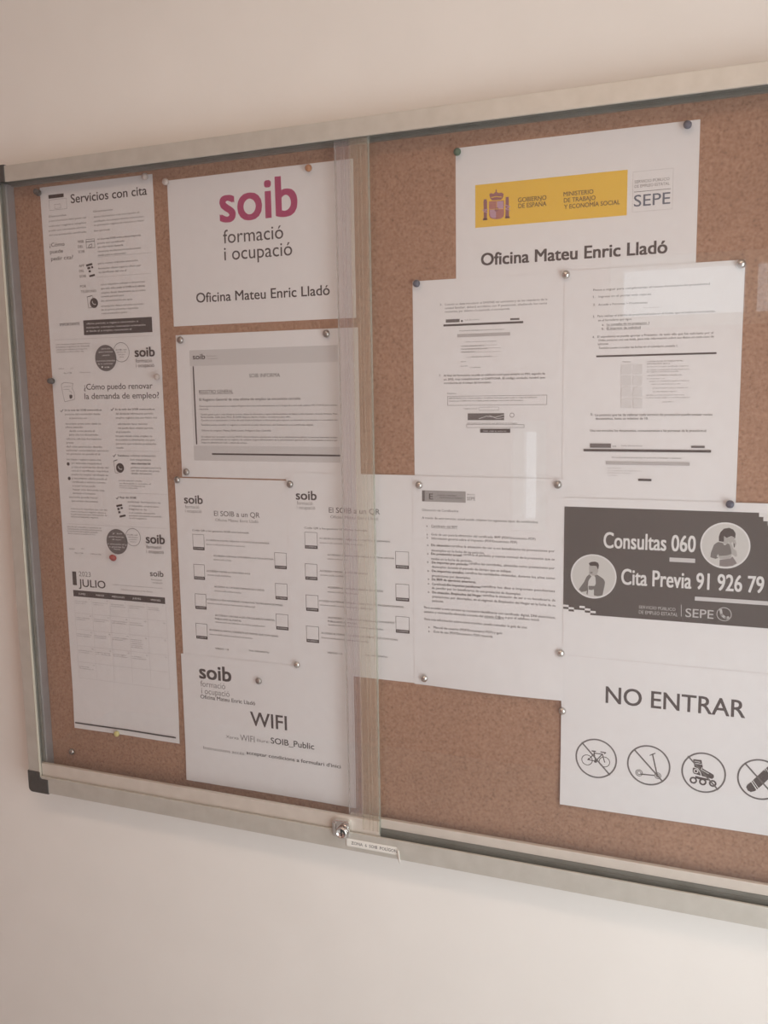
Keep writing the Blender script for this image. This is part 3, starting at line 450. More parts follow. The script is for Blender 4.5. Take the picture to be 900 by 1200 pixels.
{"n":"qr2","x":494.5,"y":468.1,"w":210,"h":297,"l":4,"parts":[["logo","dark",[["t",15.51,38.98,32.81,12.81,"soib",1]]],["logo","grey",[["t",16.58,46.63,25.22,5.13,"formació",0],["t",16.23,53.06,29.66,5.14,"i ocupació",0]]],["heading_text","mid",[["t",67.66,56.51,78.79,7.61,"El SOIB a un QR",0.3]]],["office_text","grey",[["t",69.69,64.68,74.11,4.24,"Oficina Mateu Enric Lladó",0]]],["body_text","dark",[["t",27.62,81.54,99.1,2.79,"Codis QR a les gestions SOIB més habituals",0.4]]],["code_box","dark",[["s",[[27.84,86.68],[47.85,86.68],[47.85,110.64],[27.84,110.64],[27.84,86.68]],0.55],["r",27.84,106.04,47.85,110.64]]],["caption_text","white",[["t",29.64,109.14,16.41,1.7,"ESCANÉAME",0.3]]],["code_box","dark",[["s",[[169.24,107.91],[188.72,107.91],[188.72,131.92],[169.24,131.92],[169.24,107.91]],0.55],["r",169.24,127.32,188.72,131.92]]],["caption_text","white",[["t",171.04,130.42,15.88,1.7,"ESCANÉAME",0.3]]],["code_box","dark",[["s",[[27.17,133.63],[46.34,133.63],[46.34,157.21],[27.17,157.21],[27.17,133.63]],0.55],["r",27.17,152.61,46.34,157.21]]],["caption_text","white",[["t",28.97,155.71,15.57,1.7,"ESCANÉAME",0.3]]],["code_box","dark",[["s",[[168.93,154.58],[188.5,154.58],[188.5,178.61],[168.93,178.61],[168.93,154.58]],0.55],["r",168.93,174.01,188.5,178.61]]],["caption_text","white",[["t",170.73,177.11,15.97,1.7,"ESCANÉAME",0.3]]],["code_box","dark",[["s",[[27.12,180.33],[46.84,180.33],[46.84,204.15],[27.12,204.15],[27.12,180.33]],0.55],["r",27.12,199.55,46.84,204.15]]],["caption_text","white",[["t",28.92,202.65,16.12,1.7,"ESCANÉAME",0.3]]],["code_box","dark",[["s",[[168.33,201.45],[188.43,201.45],[188.43,225.1],[168.33,225.1],[168.33,201.45]],0.55],["r",168.33,220.5,188.43,225.1]]],["caption_text","white",[["t",170.13,223.6,16.5,1.7,"ESCANÉAME",0.3]]],["code_box","dark",[["s",[[26.33,227.53],[46.38,227.53],[46.38,251.81],[26.33,251.81],[26.33,227.53]],0.55],["r",26.33,247.21,46.38,251.81]]],["caption_text","white",[["t",28.13,250.31,16.45,1.7,"ESCANÉAME",0.3]]],["body_text","dark",[["t",51.57,95.66,109.58,2.36,"ACCEDEIX AL PORTAL I RENOVA O CONSULTA LA DEMANDA",0]]],["body_text","dark",[["t",63.86,119.43,103.33,2.36,"ACCEDEIX I DEMANA CITA PRÈVIA A LA TEVA OFICINA",0]]],["body_text","dark",[["t",50.58,143.95,75.81,2.51,"ACCEDEIX I TROBA LA TEVA FEINA AVUI",0]]],["body_text","dark",[["t",62.94,167.79,86.82,2.51,"ACCEDEIX AL CATÀLEG I DEMANA ELS CURSOS",0]]],["body_text","dark",[["t",48.33,188.73,132.09,2.53,"ACCEDEIX A LA TEVA INFORMACIÓ I CONSULTA EL TEU PROGRAMA DE EMPLEO",0]]],["body_text","dark",[["t",62.17,212.96,103.49,2.54,"ACCEDEIX I ENTRA A LES CIRCULARS D'OFERTES",0],["t",61.89,218.68,46.35,2.54,"PUBLICADES AL PORTAL",0]]],["body_text","dark",[["t",50.7,237.18,119.7,2.56,"ACCEDEIX AL PORTAL I CONSULTA LES OFERTES: QUÈ, COM I QUAN",0]]],["body_text","dark",[["t",59.59,266.18,24.27,2.57,"VERSIÓ 1.0",0]]],["body_text","dark",[["t",120.24,264.05,34.45,2.53,"FULL INFORMATIU",0]]],["body_text","grey",[["t",51.74,102.07,67.5,2.36,"www.soib.es/demanda-ocupacio",0]]],["body_text","grey",[["t",63.57,125.23,31.52,2.36,"www.soib.es/cita",0]]],["body_text","grey",[["t",51.47,149.95,41.67,2.51,"www.soib.es/feina",0]]],["body_text","grey",[["t",62.86,174.27,47.3,2.52,"www.soib.es/formacio",0]]],["body_text","grey",[["t",49.22,194.77,83.55,2.54,"www.soib.es/orientacio-laboral",0]]],["body_text","grey",[["t",62.13,223.51,86.84,2.54,"www.soib.es/ofertes-de-feina-publicades",0]]],["body_text","grey",[["t",50.36,244.02,76.03,2.56,"www.soib.es/consultes-i-tramits",0]]]]},
{"n":"wifi","x":298.5,"y":759,"w":297,"h":210,"l":5,"parts":[["logo","dark",[["t",32.93,36.75,56.73,22.38,"soib",1.1]]],["logo","grey",[["t",33.81,50.15,45.04,9.36,"formació",0],["t",34.78,61.7,51.2,9.38,"i ocupació",0]]],["office_text","dark",[["t",32.79,69.88,98.24,6.12,"Oficina Mateu Enric Lladó",0.5]]],["heading_text","dark",[["t",121.66,103.19,62.78,22.18,"WIFI",0.5]]],["body_text","grey",[["t",76.19,129.56,23.08,4.71,"Xarxa",0]]],["body_text","grey",[["t",101.79,130.34,25.79,9.82,"WIFI",0]]],["body_text","grey",[["t",131.68,128.17,21.92,4.64,"lliure:",0]]],["body_text","grey",[["t",33.77,153.72,76.16,5.26,"Instruccions accés:",0]]],["body_text","ink",[["t",156.09,127.63,73.72,9.22,"SOIB_Public",0.5]]],["body_text","ink",[["t",112.07,151.28,160.85,5.62,"acceptar condicions a formulari d'inici",0.5]]]]},
{"n":"sepe","x":753.5,"y":44.5,"w":297,"h":210,"l":1,"parts":[["yellow_panel","yellow",[["r",26.11,48.04,215.95,101.18]]],["coat_of_arms","arms",[["p",[[36.98,68.48],[41.79,68.52],[41.52,92.1],[37.38,92.28]]],["p",[[36.01,90.1],[42.07,90.21],[42.21,92.54],[36.28,92.71]]],["p",[[37.12,66.68],[41.24,66.67],[40.97,68.83],[37.67,68.79]]],["p",[[65.88,68.23],[70.06,68.23],[70.42,92.15],[65.68,92.15]]],["p",[[65.0,90.17],[71.22,90.3],[71.37,92.61],[65.28,92.63]]],["p",[[65.74,66.43],[70.06,66.31],[69.79,68.46],[66.42,68.54]]]]],["coat_of_arms","arms2",[["p",[[44.26,69.76],[63.86,70.22],[64.04,87.52],[62.97,90.64],[59.58,92.29],[54.4,92.77],[49.34,91.84],[45.64,90.11],[44.26,87.16]]]]],["coat_of_arms","arms3",[["p",[[54.77,70.82],[62.91,71.03],[63.08,80.39],[54.79,80.06]]],["p",[[45.36,80.16],[53.42,80.46],[53.44,90.75],[49.34,90.8],[45.91,88.58]]],["s",[[36.01,80.0],[42.48,79.27],[37.66,82.08],[42.34,83.12]],1.0],["s",[[64.96,76.07],[71.72,78.58],[65.65,80.61],[71.47,83.28]],1.0]]],["coat_of_arms","arms4",[["c",54.24,80.53,2.73],["p",[[44.53,61.44],[46.58,59.7],[49.99,60.91],[53.39,58.41],[56.79,60.77],[60.58,60.35],[63.57,62.41],[62.23,67.14],[59.79,69.22],[48.36,68.84],[45.9,66.06]]],["p",[[52.84,56.06],[54.34,55.94],[54.48,58.77],[53.12,58.77]]]]],["coat_of_arms","yellow",[["s",[[47.54,65.31],[53.4,64.55],[60.6,65.97]],0.9],["s",[[54.36,70.66],[54.38,79.64]],0.5],["s",[[44.81,79.59],[63.62,80.56]],0.5]]],["ministry_text","brown",[["t",82.04,74.25,35.83,5.46,"GOBIERNO",0.6],["t",82.47,81.54,35.47,5.47,"DE ESPAÑA",0.6],["t",139.28,72.17,36.27,5.1,"MINISTERIO",0.6],["t",139.72,79.7,38.53,5.11,"DE TRABAJO",0.6],["t",140.16,87.4,67.26,5.12,"Y ECONOMÍA SOCIAL",0.6]]],["logo","faint",[["s",[[222.36,51.51],[268.52,51.51],[268.52,98.19],[222.36,98.19],[222.36,51.51]],0.3]]],["logo","grey",[["t",224.31,64.86,40.23,3.3,"SERVICIO PÚBLICO",0],["t",224.43,70.14,40.26,3.3,"DE EMPLEO ESTATAL",0],["s",[[224.21,74.9],[265.95,74.9]],0.7]]],["logo","blue",[["t",224.09,91.94,41.84,13.27,"SEPE",0.2]]],["office_text","dark",[["t",34.12,148.83,229.62,14.88,"Oficina Mateu Enric Lladó",1.0]]]]},
{"n":"captcha","x":693,"y":208,"w":210,"h":297,"l":2,"parts":[["body_text","dark",[["t",44.84,33.75,135.86,2.66,"Cuando se deba introducir el DNI/NIE del solicitante y de los miembros de la",0],["t",45.22,38.53,135.16,2.67,"unidad familiar, deberá escribirse con 9 posiciones, añadiendo los ceros",0],["t",45.18,43.11,87.77,2.67,"necesarios, por delante a la izquierda, si corresponde.",0]]],["body_text","dark",[["t",38.32,33.25,2.45,2.67,"6.",0]]],["page_header","mid",[["r",46.15,51.93,65.18,56.14],["t",66.98,55.49,2.61,1.9,"|",0],["t",72.01,54.56,19.93,1.9,"Sede Electrónica",0],["r",133.0,54.16,145.11,56.58]]],["printed_bar","dark",[["r",42.84,58.3,150.11,60.98]]],["form_text","dark",[["t",64.91,68.16,60.39,1.53,"Pre-solicitud individual de prestación por desempleo",0.3]]],["form_text","mid",[["t",73.52,82.78,41.47,1.34,"Datos de la persona solicitante",0]]],["form_text","mid",[["t",81.9,102.14,26.83,1.34,"Datos de contacto",0]]],["form_text","mid",[["t",67.45,88.31,30.41,1.53,"oficina demanda con a",0]]],["form_text","mid",[["t",67.44,92.14,35.36,1.53,"cita prestación previa periodo",0],["t",67.43,95.59,18.48,1.53,"información hacer",0]]],["form_text","mid",[["t",66.77,108.25,7.07,1.54,"su la",0]]],["form_text","mid",[["t",66.75,114.03,9.09,1.54,"puede",0]]],["form_text","mid",[["t",78.85,116.24,15.02,1.54,"Continuar",0]]],["form_text","faint",[["r",61.87,71.67,133.06,75.87]]],["form_text","faint",[["s",[[66.85,87.14],[115.59,87.14]],0.4]]],["form_text","faint",[["s",[[66.84,90.97],[120.49,90.97]],0.4]]],["form_text","faint",[["s",[[66.82,95.77],[120.5,95.77]],0.4]]],["form_text","faint",[["s",[[73.86,102.3],[116.6,102.3]],0.3]]],["body_text","dark",[["t",42.78,126.78,136.16,2.72,"Al final del formulario, se pide un teléfono móvil para enviarle un PIN, seguido de",0],["t",42.75,131.84,136.05,2.73,"un SMS, tras cumplimentar el CAPTCHA. El código enviado, tendrá que",0],["t",43.13,136.73,65.04,2.73,"introducirse en el campo del formulario.",0]]],["body_text","dark",[["t",36.59,126.66,2.07,2.73,"7.",0]]],["form_text","mid",[["t",47.57,150.07,12.92,1.76,"Finalizar",0]]],["form_text","mid",[["t",50.21,156.55,118.34,1.76,"IMPORTANTE: Debe indicar un número de teléfono móvil para poder recibir el código de verificación",0],["t",50.18,160.08,101.1,1.76,"enviado por el SEPE. Una vez recibido podrá continuar con el envío del formulario.",0]]],["form_text","mid",[["t",70.59,170.41,20.22,1.75,"Teléfono móvil *",0]]],["form_text","mid",[["t",75.62,189.76,66.7,1.76,"Introduzca los caracteres que aparecen en la imagen",0]]],["form_box","grey",[["s",[[48.17,153.01],[181.46,153.01],[181.46,165.15],[48.17,165.15],[48.17,153.01]],0.4]]],["form_box","grey",[["s",[[91.82,167.84],[118.1,167.84],[118.1,171.91],[91.82,171.91],[91.82,167.84]],0.3]]],["form_box","grey",[["s",[[74.6,190.74],[152.05,190.74],[152.05,194.65],[74.6,194.65],[74.6,190.74]],0.4]]],["form_box","grey",[["o",136.02,178.51,2.73,0.6]]],["captcha_image","mid",[["r",76.06,175.9,125.61,184.87]]],["captcha_image","panel",[["s",[[91.8,182.97],[101.83,179.71],[113.77,181.11],[125.23,177.89]],0.8],["s",[[105.82,178.76],[115.76,183.04],[125.24,181.73]],0.6]]],["form_button","dark",[["r",93.0,196.39,133.74,201.46]]],["form_button","white",[["t",97.82,200.09,30.82,1.95,"Enviar código de verificación",0]]]]},
{"n":"procedimiento","x":895,"y":207,"w":210,"h":297,"l":3,"parts":[["body_text","dark",[["t",36.13,26.52,135.76,2.55,"Pasos a seguir para cumplimentar el nuevo formulario de presolicitud",0.3]]],["body_text","dark",[["t",35.87,34.93,2.96,2.55,"1.",0]]],["body_text","dark",[["t",42.76,34.89,62.53,2.55,"Ingrese en el portal web sepe.es",0]]],["body_text","dark",[["t",36.03,44.36,2.96,2.56,"2.",0]]],["body_text","dark",[["t",42.34,44.66,59.04,2.55,"Acceda a Personas > Prestaciones",0]]],["body_text","dark",[["t",35.87,58.93,2.77,2.57,"3.",0]]],["body_text","dark",[["t",41.79,58.59,137.45,2.56,"Para realizar el trámite de presolicitud pulse en el botón, que se indica a continuación,",0],["t",42.67,63.75,40.85,2.56,"en el formulario que sigue.",0]]],["body_text","dark",[["t",35.68,84.06,2.98,2.58,"4.",0]]],["body_text","dark",[["t",42.02,83.88,135.71,2.58,"El expediente se puede aportar a Prestamo, de todo ello que fue solicitado por el",0],["t",43.68,88.3,135.1,2.58,"Debe pulsarse una vez leída, para más información sobre sus datos en cada caso de",0],["t",42.77,92.83,13.4,2.58,"aplicación.",0],["t",43.84,97.83,94.38,2.58,"También puede consultar las fechas en el calendario, pestaña 1.",0]]],["body_text","dark",[["t",47.29,69.26,2.95,2.56,"a.",0.2],["t",53.18,69.11,50.68,2.56,"La consulta de mi prestación 1",0.2],["t",47.38,74.2,2.95,2.57,"b.",0.2],["t",53.27,74.03,40.63,2.56,"El impreso de solicitud",0.2]]],["body_text","dark",[["s",[[53.2,69.9],[103.88,69.9]],0.3]]],["body_text","dark",[["s",[[53.29,74.82],[93.92,74.82]],0.3]]],["body_text","faint",[["t",97.16,50.59,18.3,1.93,"Prestaciones",0]]],["printed_bar","dark",[["r",41.0,105.71,182.25,107.9]]],["form_text","mid",[["t",73.02,115.01,10.28,1.58,"Trámites",0]]],["form_text","mid",[["t",76.34,124.97,4.27,1.98,"A",0.5]]],["form_text","mid",[["t",89.31,125.27,3.28,1.97,"A",0.5]]],["form_text","mid",[["t",77.02,138.86,3.5,1.99,"A",0.5]]],["form_text","mid",[["t",90.19,138.7,3.09,1.98,"A",0.5]]],["form_text","mid",[["t",76.95,154.18,3.89,1.99,"A",0.5]]],["form_text","mid",[["t",90.15,153.76,3.09,1.98,"A",0.5]]],["form_text","mid",[["t",77.24,168.16,3.9,2.0,"A",0.5]]],["form_text","mid",[["t",90.07,167.67,3.49,1.99,"A",0.5]]],["form_box","panel4",[["r",71.71,117.74,83.94,129.24]]],["form_box","panel4",[["r",85.87,118.09,96.84,129.54]]],["form_box","panel4",[["r",71.99,131.62,84.24,143.15]]],["form_box","panel4",[["r",86.18,131.91,97.16,143.39]]],["form_box","panel4",[["r",72.28,145.54,84.54,157.12]]],["form_box","panel4",[["r",86.49,145.77,97.48,157.29]]],["form_box","panel4",[["r",72.56,159.51,84.85,171.12]]],["form_box","panel4",[["r",86.79,159.67,97.81,171.23]]],["form_text","grey",[["t",102.51,115.37,41.78,1.57,"consulta desde los empleo las las",0.3],["t",102.58,118.12,26.86,1.57,"información que a",0.3]]],["form_text","grey",[["t",102.92,132.25,40.93,1.57,"cita para orientación consulta cita",0.3]]],["form_text","grey",[["t",102.66,121.65,48.3,1.37,"inscripción con para certificado requisitos",0]]],["form_text","grey",[["t",102.76,125.57,49.42,1.37,"su desde orientación el cita formación",0],["t",102.81,127.93,36.82,1.37,"las registro inscripción puede",0]]],["form_text","grey",[["t",103.01,136.18,20.33,1.38,"la renovación o al",0]]],["form_text","grey",[["t",105.96,139.38,46.08,1.38,"usuario el orientación registro trámite el",0]]],["form_text","grey",[["t",107.95,142.96,33.97,1.38,"registro a cita formación y cita",0]]],["form_text","grey",[["t",109.98,147.71,41.38,1.38,"al los persona al requisitos demanda por",0]]],["form_text","grey",[["t",110.09,152.05,28.35,1.38,"en cita trámite registro",0]]],["form_text","grey",[["t",102.54,156.29,44.43,1.38,"del datos persona orientación renovación",0],["t",102.61,159.46,50.96,1.39,"en de y solicitar empleo y consulta inscripción",0]]],["form_text","grey",[["t",121.82,164.59,13.22,1.38,"consulta o",0]]],["body_text","dark",[["t",35.24,180.39,3.41,2.85,"5.",0],["t",41.27,181.02,138.76,2.84,"La petición que ha de rellenar cada servicio de prestación puede anexar varios",0],["t",41.75,185.7,63.8,2.84,"documentos, hasta un máximo de 10.",0]]],["body_text","dark",[["t",35.16,200.77,139.09,2.86,"Una vez enviados los documentos, comunicaremos a las personas de la presolicitud.",0]]],["page_header","mid",[["r",35.19,215.72,61.24,221.05],["t",62.91,220.0,4.96,1.83,"SEPE",0],["t",73.78,219.1,25.42,1.82,"Sede Electrónica",0],["r",156.8,217.63,172.58,220.39]]],["printed_bar","dark",[["r",27.2,222.77,179.94,225.86]]],["form_text","dark",[["t",63.18,233.86,82.66,1.63,"Pre-solicitud de prestación de persona solicitante y trámites",0.3]]],["form_text","dark",[["r",95.26,259.39,111.4,262.23]]],["form_text","faint",[["r",55.28,238.06,155.92,242.16]]],["form_text","faint",[["t",57.45,247.25,16.9,1.64,"formación",0],["t",57.5,250.33,41.46,1.64,"de orientación su requisitos la",0],["t",57.56,253.41,28.75,1.64,"prestación trámite",0],["t",57.62,256.49,11.96,1.64,"cita",0]]]]},
{"n":"certificados","x":690,"y":469,"w":210,"h":297,"l":5,"parts":[["page_header","mid",[["r",13.97,19.64,17.82,34.84]]],["page_header","panel3",[["r",17.82,19.54,76.2,34.95]]],["page_header","dark",[["t",24.19,31.76,5.51,7.81,"E",0.4],["t",36.18,26.83,27.63,2.06,"GOBIERNO MINISTERIO",0],["t",39.73,29.93,32.94,2.06,"DE ESPAÑA DE TRABAJO",0],["t",77.78,31.51,11.58,4.97,"SEPE",0],["t",77.8,24.73,11.57,2.03,"SERVICIO",0]]],["body_text","dark",[["t",13.67,48.24,51.92,3.24,"Obtención de Certificados",0]]],["body_text","dark",[["t",13.56,59.14,161.42,3.25,"A través de este servicio, usted puede obtener los siguientes tipos de certificados:",0]]],["body_text","dark",[["t",26.97,70.19,37.34,3.24,"Certificado del IRPF",0]]],["body_text","dark",[["t",26.86,81.79,144.56,3.25,"Guía de uso para la obtención del certificado IRPF (PDF/Documento PDF)",0],["t",27.3,87.34,119.69,3.25,"Información general sobre el Impuesto (PDF/Documento PDF)",0]]],["body_text","dark",[["t",26.67,104.14,75.55,3.27,"desempleo en la fecha de su petición.",0]]],["body_text","dark",[["t",26.56,116.07,58.7,3.28,"recibe en la fecha de petición.",0]]],["body_text","dark",[["t",54.73,96.68,142.03,3.23,"certifica la situación de ser o no beneficiario de prestaciones por",0]]],["body_text","dark",[["t",72.39,107.53,124.48,3.23,"certifica el periodo, y cuantía mensual de la prestación que se",0]]],["body_text","dark",[["t",80.57,119.39,116.43,3.23,"certifica las cantidades, obtenidas como prestaciones por",0]]],["body_text","dark",[["t",27.43,127.13,111.86,3.28,"desempleo durante el periodo de tiempo que se indique.",0],["t",75.13,132.89,122.67,3.24,"certifica las cantidades obtenidas, durante los años como",0],["t",27.32,139.82,55.54,3.29,"prestaciones por desempleo.",0]]],["body_text","dark",[["t",27.22,151.6,21.22,3.3,"Certificado",0],["t",98.03,150.15,99.74,3.23,"certifica los días e importes pendientes",0],["t",27.17,157.27,125.81,3.31,"de percibir por los beneficiarios de una prestación de desempleo.",0],["t",99.88,162.51,98.68,3.24,"certifica la situación de ser o no beneficiario de",0],["t",27.79,169.52,170.84,3.32,"prestaciones por desempleo, en el régimen de Empleados del Hogar en la fecha de su",0],["t",27.74,175.45,16.22,3.32,"petición.",0]]],["body_text","dark",[["t",15.43,185.88,183.38,3.34,"Para acceder a este servicio es necesario identificarse con certificado digital, DNI electrónico,",0],["t",15.37,191.85,84.97,3.34,"usuario y contraseña obtenido a través del",0],["t",102.2,191.59,27.06,3.26,"sistema Cl@ve",0],["t",130.86,190.91,46.99,3.23,"o por el teléfono móvil.",0]]],["body_text","dark",[["t",16.0,202.55,145.13,3.35,"Para más información sobre cómo tramitar, puede consultar la guía de uso:",0]]],["body_text","dark",[["t",29.12,213.42,97.9,3.35,"Manual de usuario (PDF/Documento PDF) y guía",0],["t",29.07,219.4,84.78,3.35,"Guía de uso (PDF/Documento PDF) resumida",0]]],["body_text","dark",[["s",[[26.96,71.12],[64.31,71.12]],0.3]]],["body_text","dark",[["s",[[102.2,192.52],[129.26,192.52]],0.3]]],["body_text","ink",[["t",26.73,96.68,27.29,3.26,"De situación:",0.6]]],["body_text","ink",[["t",26.62,108.82,44.59,3.27,"De prestación actual:",0.6]]],["body_text","ink",[["t",27.48,121.03,51.91,3.28,"De importes por periodo:",0.6]]],["body_text","ink",[["t",27.38,133.0,46.1,3.29,"De importes anuales:",0.6]]],["body_text","ink",[["t",27.28,145.0,63.29,3.3,"De IRPF de ejercicios anteriores.",0.6],["t",49.64,151.52,47.22,3.28,"De importes pendientes",0.6]]],["body_text","ink",[["t",27.84,163.37,70.64,3.31,"De situación, Empleados del Hogar:",0.6]]],["bullet","dark",[["c",20.71,69.29,0.77]]],["bullet","dark",[["c",21.08,80.89,0.77]]],["bullet","dark",[["c",21.04,85.54,0.77]]],["bullet","dark",[["c",21.67,95.76,0.78]]],["bullet","dark",[["c",21.79,107.9,0.78]]],["bullet","dark",[["c",21.69,119.49,0.78]]],["bullet","dark",[["c",22.05,131.91,0.77]]],["bullet","dark",[["c",22.43,143.66,0.78]]],["bullet","dark",[["c",22.37,150.03,0.78]]],["bullet","dark",[["c",22.26,162.1,0.78]]],["bullet","dark",[["c",22.53,212.3,0.78]]],["bullet","dark",[["c",22.48,218.29,0.79]]]]},
{"n":"consultas","x":899,"y":493,"w":297,"h":210,"l":6,"parts":[["dark_panel","poster",[["p",[[0,11.42],[290,11.42],[290,153.12],[49.07,153.12],[49.07,141.78],[0,141.78]]]]],["pixel_pattern","poster",[["r",7.01,141.78,14.02,144.62],["r",14.02,141.78,21.03,144.62],["r",28.04,141.78,35.05,144.62],["r",35.05,141.78,42.06,144.62],["r",42.06,141.78,49.07,144.62],["r",0.0,144.62,7.01,147.45],["r",14.02,144.62,21.03,147.45],["r",21.03,144.62,28.04,147.45],["r",35.05,144.62,42.06,147.45],["r",42.06,144.62,49.07,147.45],["r",7.01,147.45,14.02,150.28],["r",28.04,147.45,35.05,150.28],["r",42.06,147.45,49.07,150.28],["r",35.05,150.28,42.06,153.12],["r",42.06,150.28,49.07,153.12]]],["pixel_pattern","white",[["r",232.54,11.42,237.54,16.42],["r",237.54,11.42,242.54,16.42],["r",242.54,11.42,247.54,16.42],["r",237.54,16.42,242.54,21.42],["r",242.54,21.42,247.54,26.42],["r",247.54,11.42,252.54,16.42],["r",247.54,16.42,252.54,21.42],["r",247.54,21.42,252.54,26.42],["r",252.54,11.42,257.54,16.42],["r",252.54,16.42,257.54,21.42],["r",242.54,16.42,247.54,21.42]]],["heading_text","white",[["t",50.71,63.12,110.9,19.96,"Consultas 060",0.6]]],["heading_text","white",[["t",73.73,109.52,167.43,20.03,"Cita Previa 91 926 79",0.6]]],["underline_bar","panel",[["r",131.59,71.49,161.86,76.82]]],["underline_bar","panel",[["r",163.06,119.35,286,124.39]]],["logo","pale",[["t",96.02,139.63,44.41,3.95,"SERVICIO PÚBLICO",0],["t",96.17,146.33,47.24,4.26,"DE EMPLEO ESTATAL",0],["s",[[147.14,131.24],[147.57,145.9]],0.7],["t",152.56,146.1,32.88,10.76,"SEPE",0.3]]],["phone_icon","pale",[["o",197.62,139.26,8.31,0.8],["s",[[193.68,134.25],[194.69,140.08],[199.66,144.12],[202.31,143.02]],3]]],["portrait_photo","white",[["c",38.39,101.6,29.2]]],["portrait_photo","photo_bg",[["c",38.39,101.6,27.3]]],["portrait_photo","photo_skin",[["p",[[32.93,87.26],[33.26,84.99],[36.5,84.05],[43.02,84.43],[44.39,88.85],[44.28,94.85],[43.24,97.17],[42.57,100.21],[36.77,100.57],[35.29,98.4],[32.72,97.05],[32.87,92.53],[32.28,92.19]]]]],["portrait_photo","photo_mid",[["p",[[32.76,99.31],[36.06,101.37],[32.51,106.87],[31.52,113.74],[31.98,119.77],[31.36,126.63],[29.88,125.22],[30.18,121.41],[23.25,123.4],[19.89,119.83],[26.71,109.51],[29.53,102.53]]]]],["portrait_photo","photo_mid",[["p",[[39.67,100.39],[43.27,99.04],[51.29,104.17],[53.16,107.8],[52.88,112.33],[50.23,125.68],[44.47,127.37],[39.38,126.45],[39.18,114.74],[41.31,111.58]]]]],["portrait_photo","photo_light",[["p",[[33.93,104.52],[36.06,101.37],[40.78,101.83],[41.66,110.81],[39.9,113.94],[32.62,113.67],[31.82,109.18]]]]],["portrait_photo","photo_mid",[["p",[[32.26,114.45],[39.17,113.99],[39.25,118.52],[36.36,119.85],[32.71,119.34]]]]],["portrait_photo","photo_light",[["p",[[32.14,120.13],[38.9,119.67],[39.39,126.98],[32.46,126.94]]]]],["portrait_photo","photo_dark",[["p",[[32.02,84.68],[35.03,82.64],[40.09,81.98],[44.08,83.25],[45.22,86.55],[44.45,91.84],[43.13,90.79],[42.36,87.84],[38.73,87.3],[35.84,87.99],[33.65,87.22]]]]],["portrait_photo","photo_skin",[["p",[[32.34,96.32],[35.23,94.64],[37.78,95.62],[38.19,98.23],[36.04,99.86],[32.76,99.31]]]]],["portrait_photo","photo_mid",[["p",[[33.43,96.26],[36.69,95.68],[37.44,96.77],[35.28,98.03]]]]],["portrait_photo","white",[["c",195.84,53.19,28.66]]],["portrait_photo","photo_bg",[["c",195.84,53.19,26.79]]],["portrait_photo","photo_dark",[["p",[[188.66,48.16],[188.24,42.4],[189.81,36.97],[193.82,32.27],[199.83,31.04],[204.43,33.06],[207.22,37.44],[207.05,43.19],[204.13,45.79],[199.6,46.0],[195.15,48.68],[191.34,48.45]]]]],["portrait_photo","photo_skin",[["p",[[194.13,41.31],[197.25,43.64],[202.45,40.93],[205.89,42.42],[205.66,46.53],[202.75,49.55],[199.69,48.46],[198.29,51.83],[192.17,50.47],[194.36,47.89]]]]],["portrait_photo","photo_mid",[["p",[[187.55,49.04],[192.14,49.65],[195.29,52.8],[199.75,50.11],[202.97,55.72],[203.64,63.93],[198.81,66.67],[188.9,66.38],[188.43,63.91],[186.64,67.33],[188.98,68.86],[185.2,70.32],[179.39,68.55],[179.61,63.55],[183.08,52.57]]]]],["portrait_photo","photo_skin",[["p",[[188.13,66.42],[198.01,65.47],[203.23,63.13],[203.73,66.41],[200.44,69.89],[190.56,70.44]]]]],["portrait_photo","photo_mid2",[["p",[[190.21,71.29],[201.92,68.98],[204.86,66.34],[210.05,74.32],[205.27,77.9],[196.97,79.38],[190.23,78.77]]]]],["portrait_photo","photo_skin",[["p",[[200.07,48.45],[202.77,49.96],[205.26,56.43],[209.14,59.52],[209.95,65.25],[207.89,66.59],[203.61,63.11],[202.22,55.76]]]]],["portrait_photo","photo_skin",[["p",[[203.75,45.8],[207.11,44.82],[208.41,49.69],[207.43,53.85],[205.58,54.76],[204.65,49.87]]]]],["portrait_photo","photo_dark",[["p",[[205.4,49.83],[206.7,50.18],[206.72,55.12],[205.81,54.75]]]]]]},
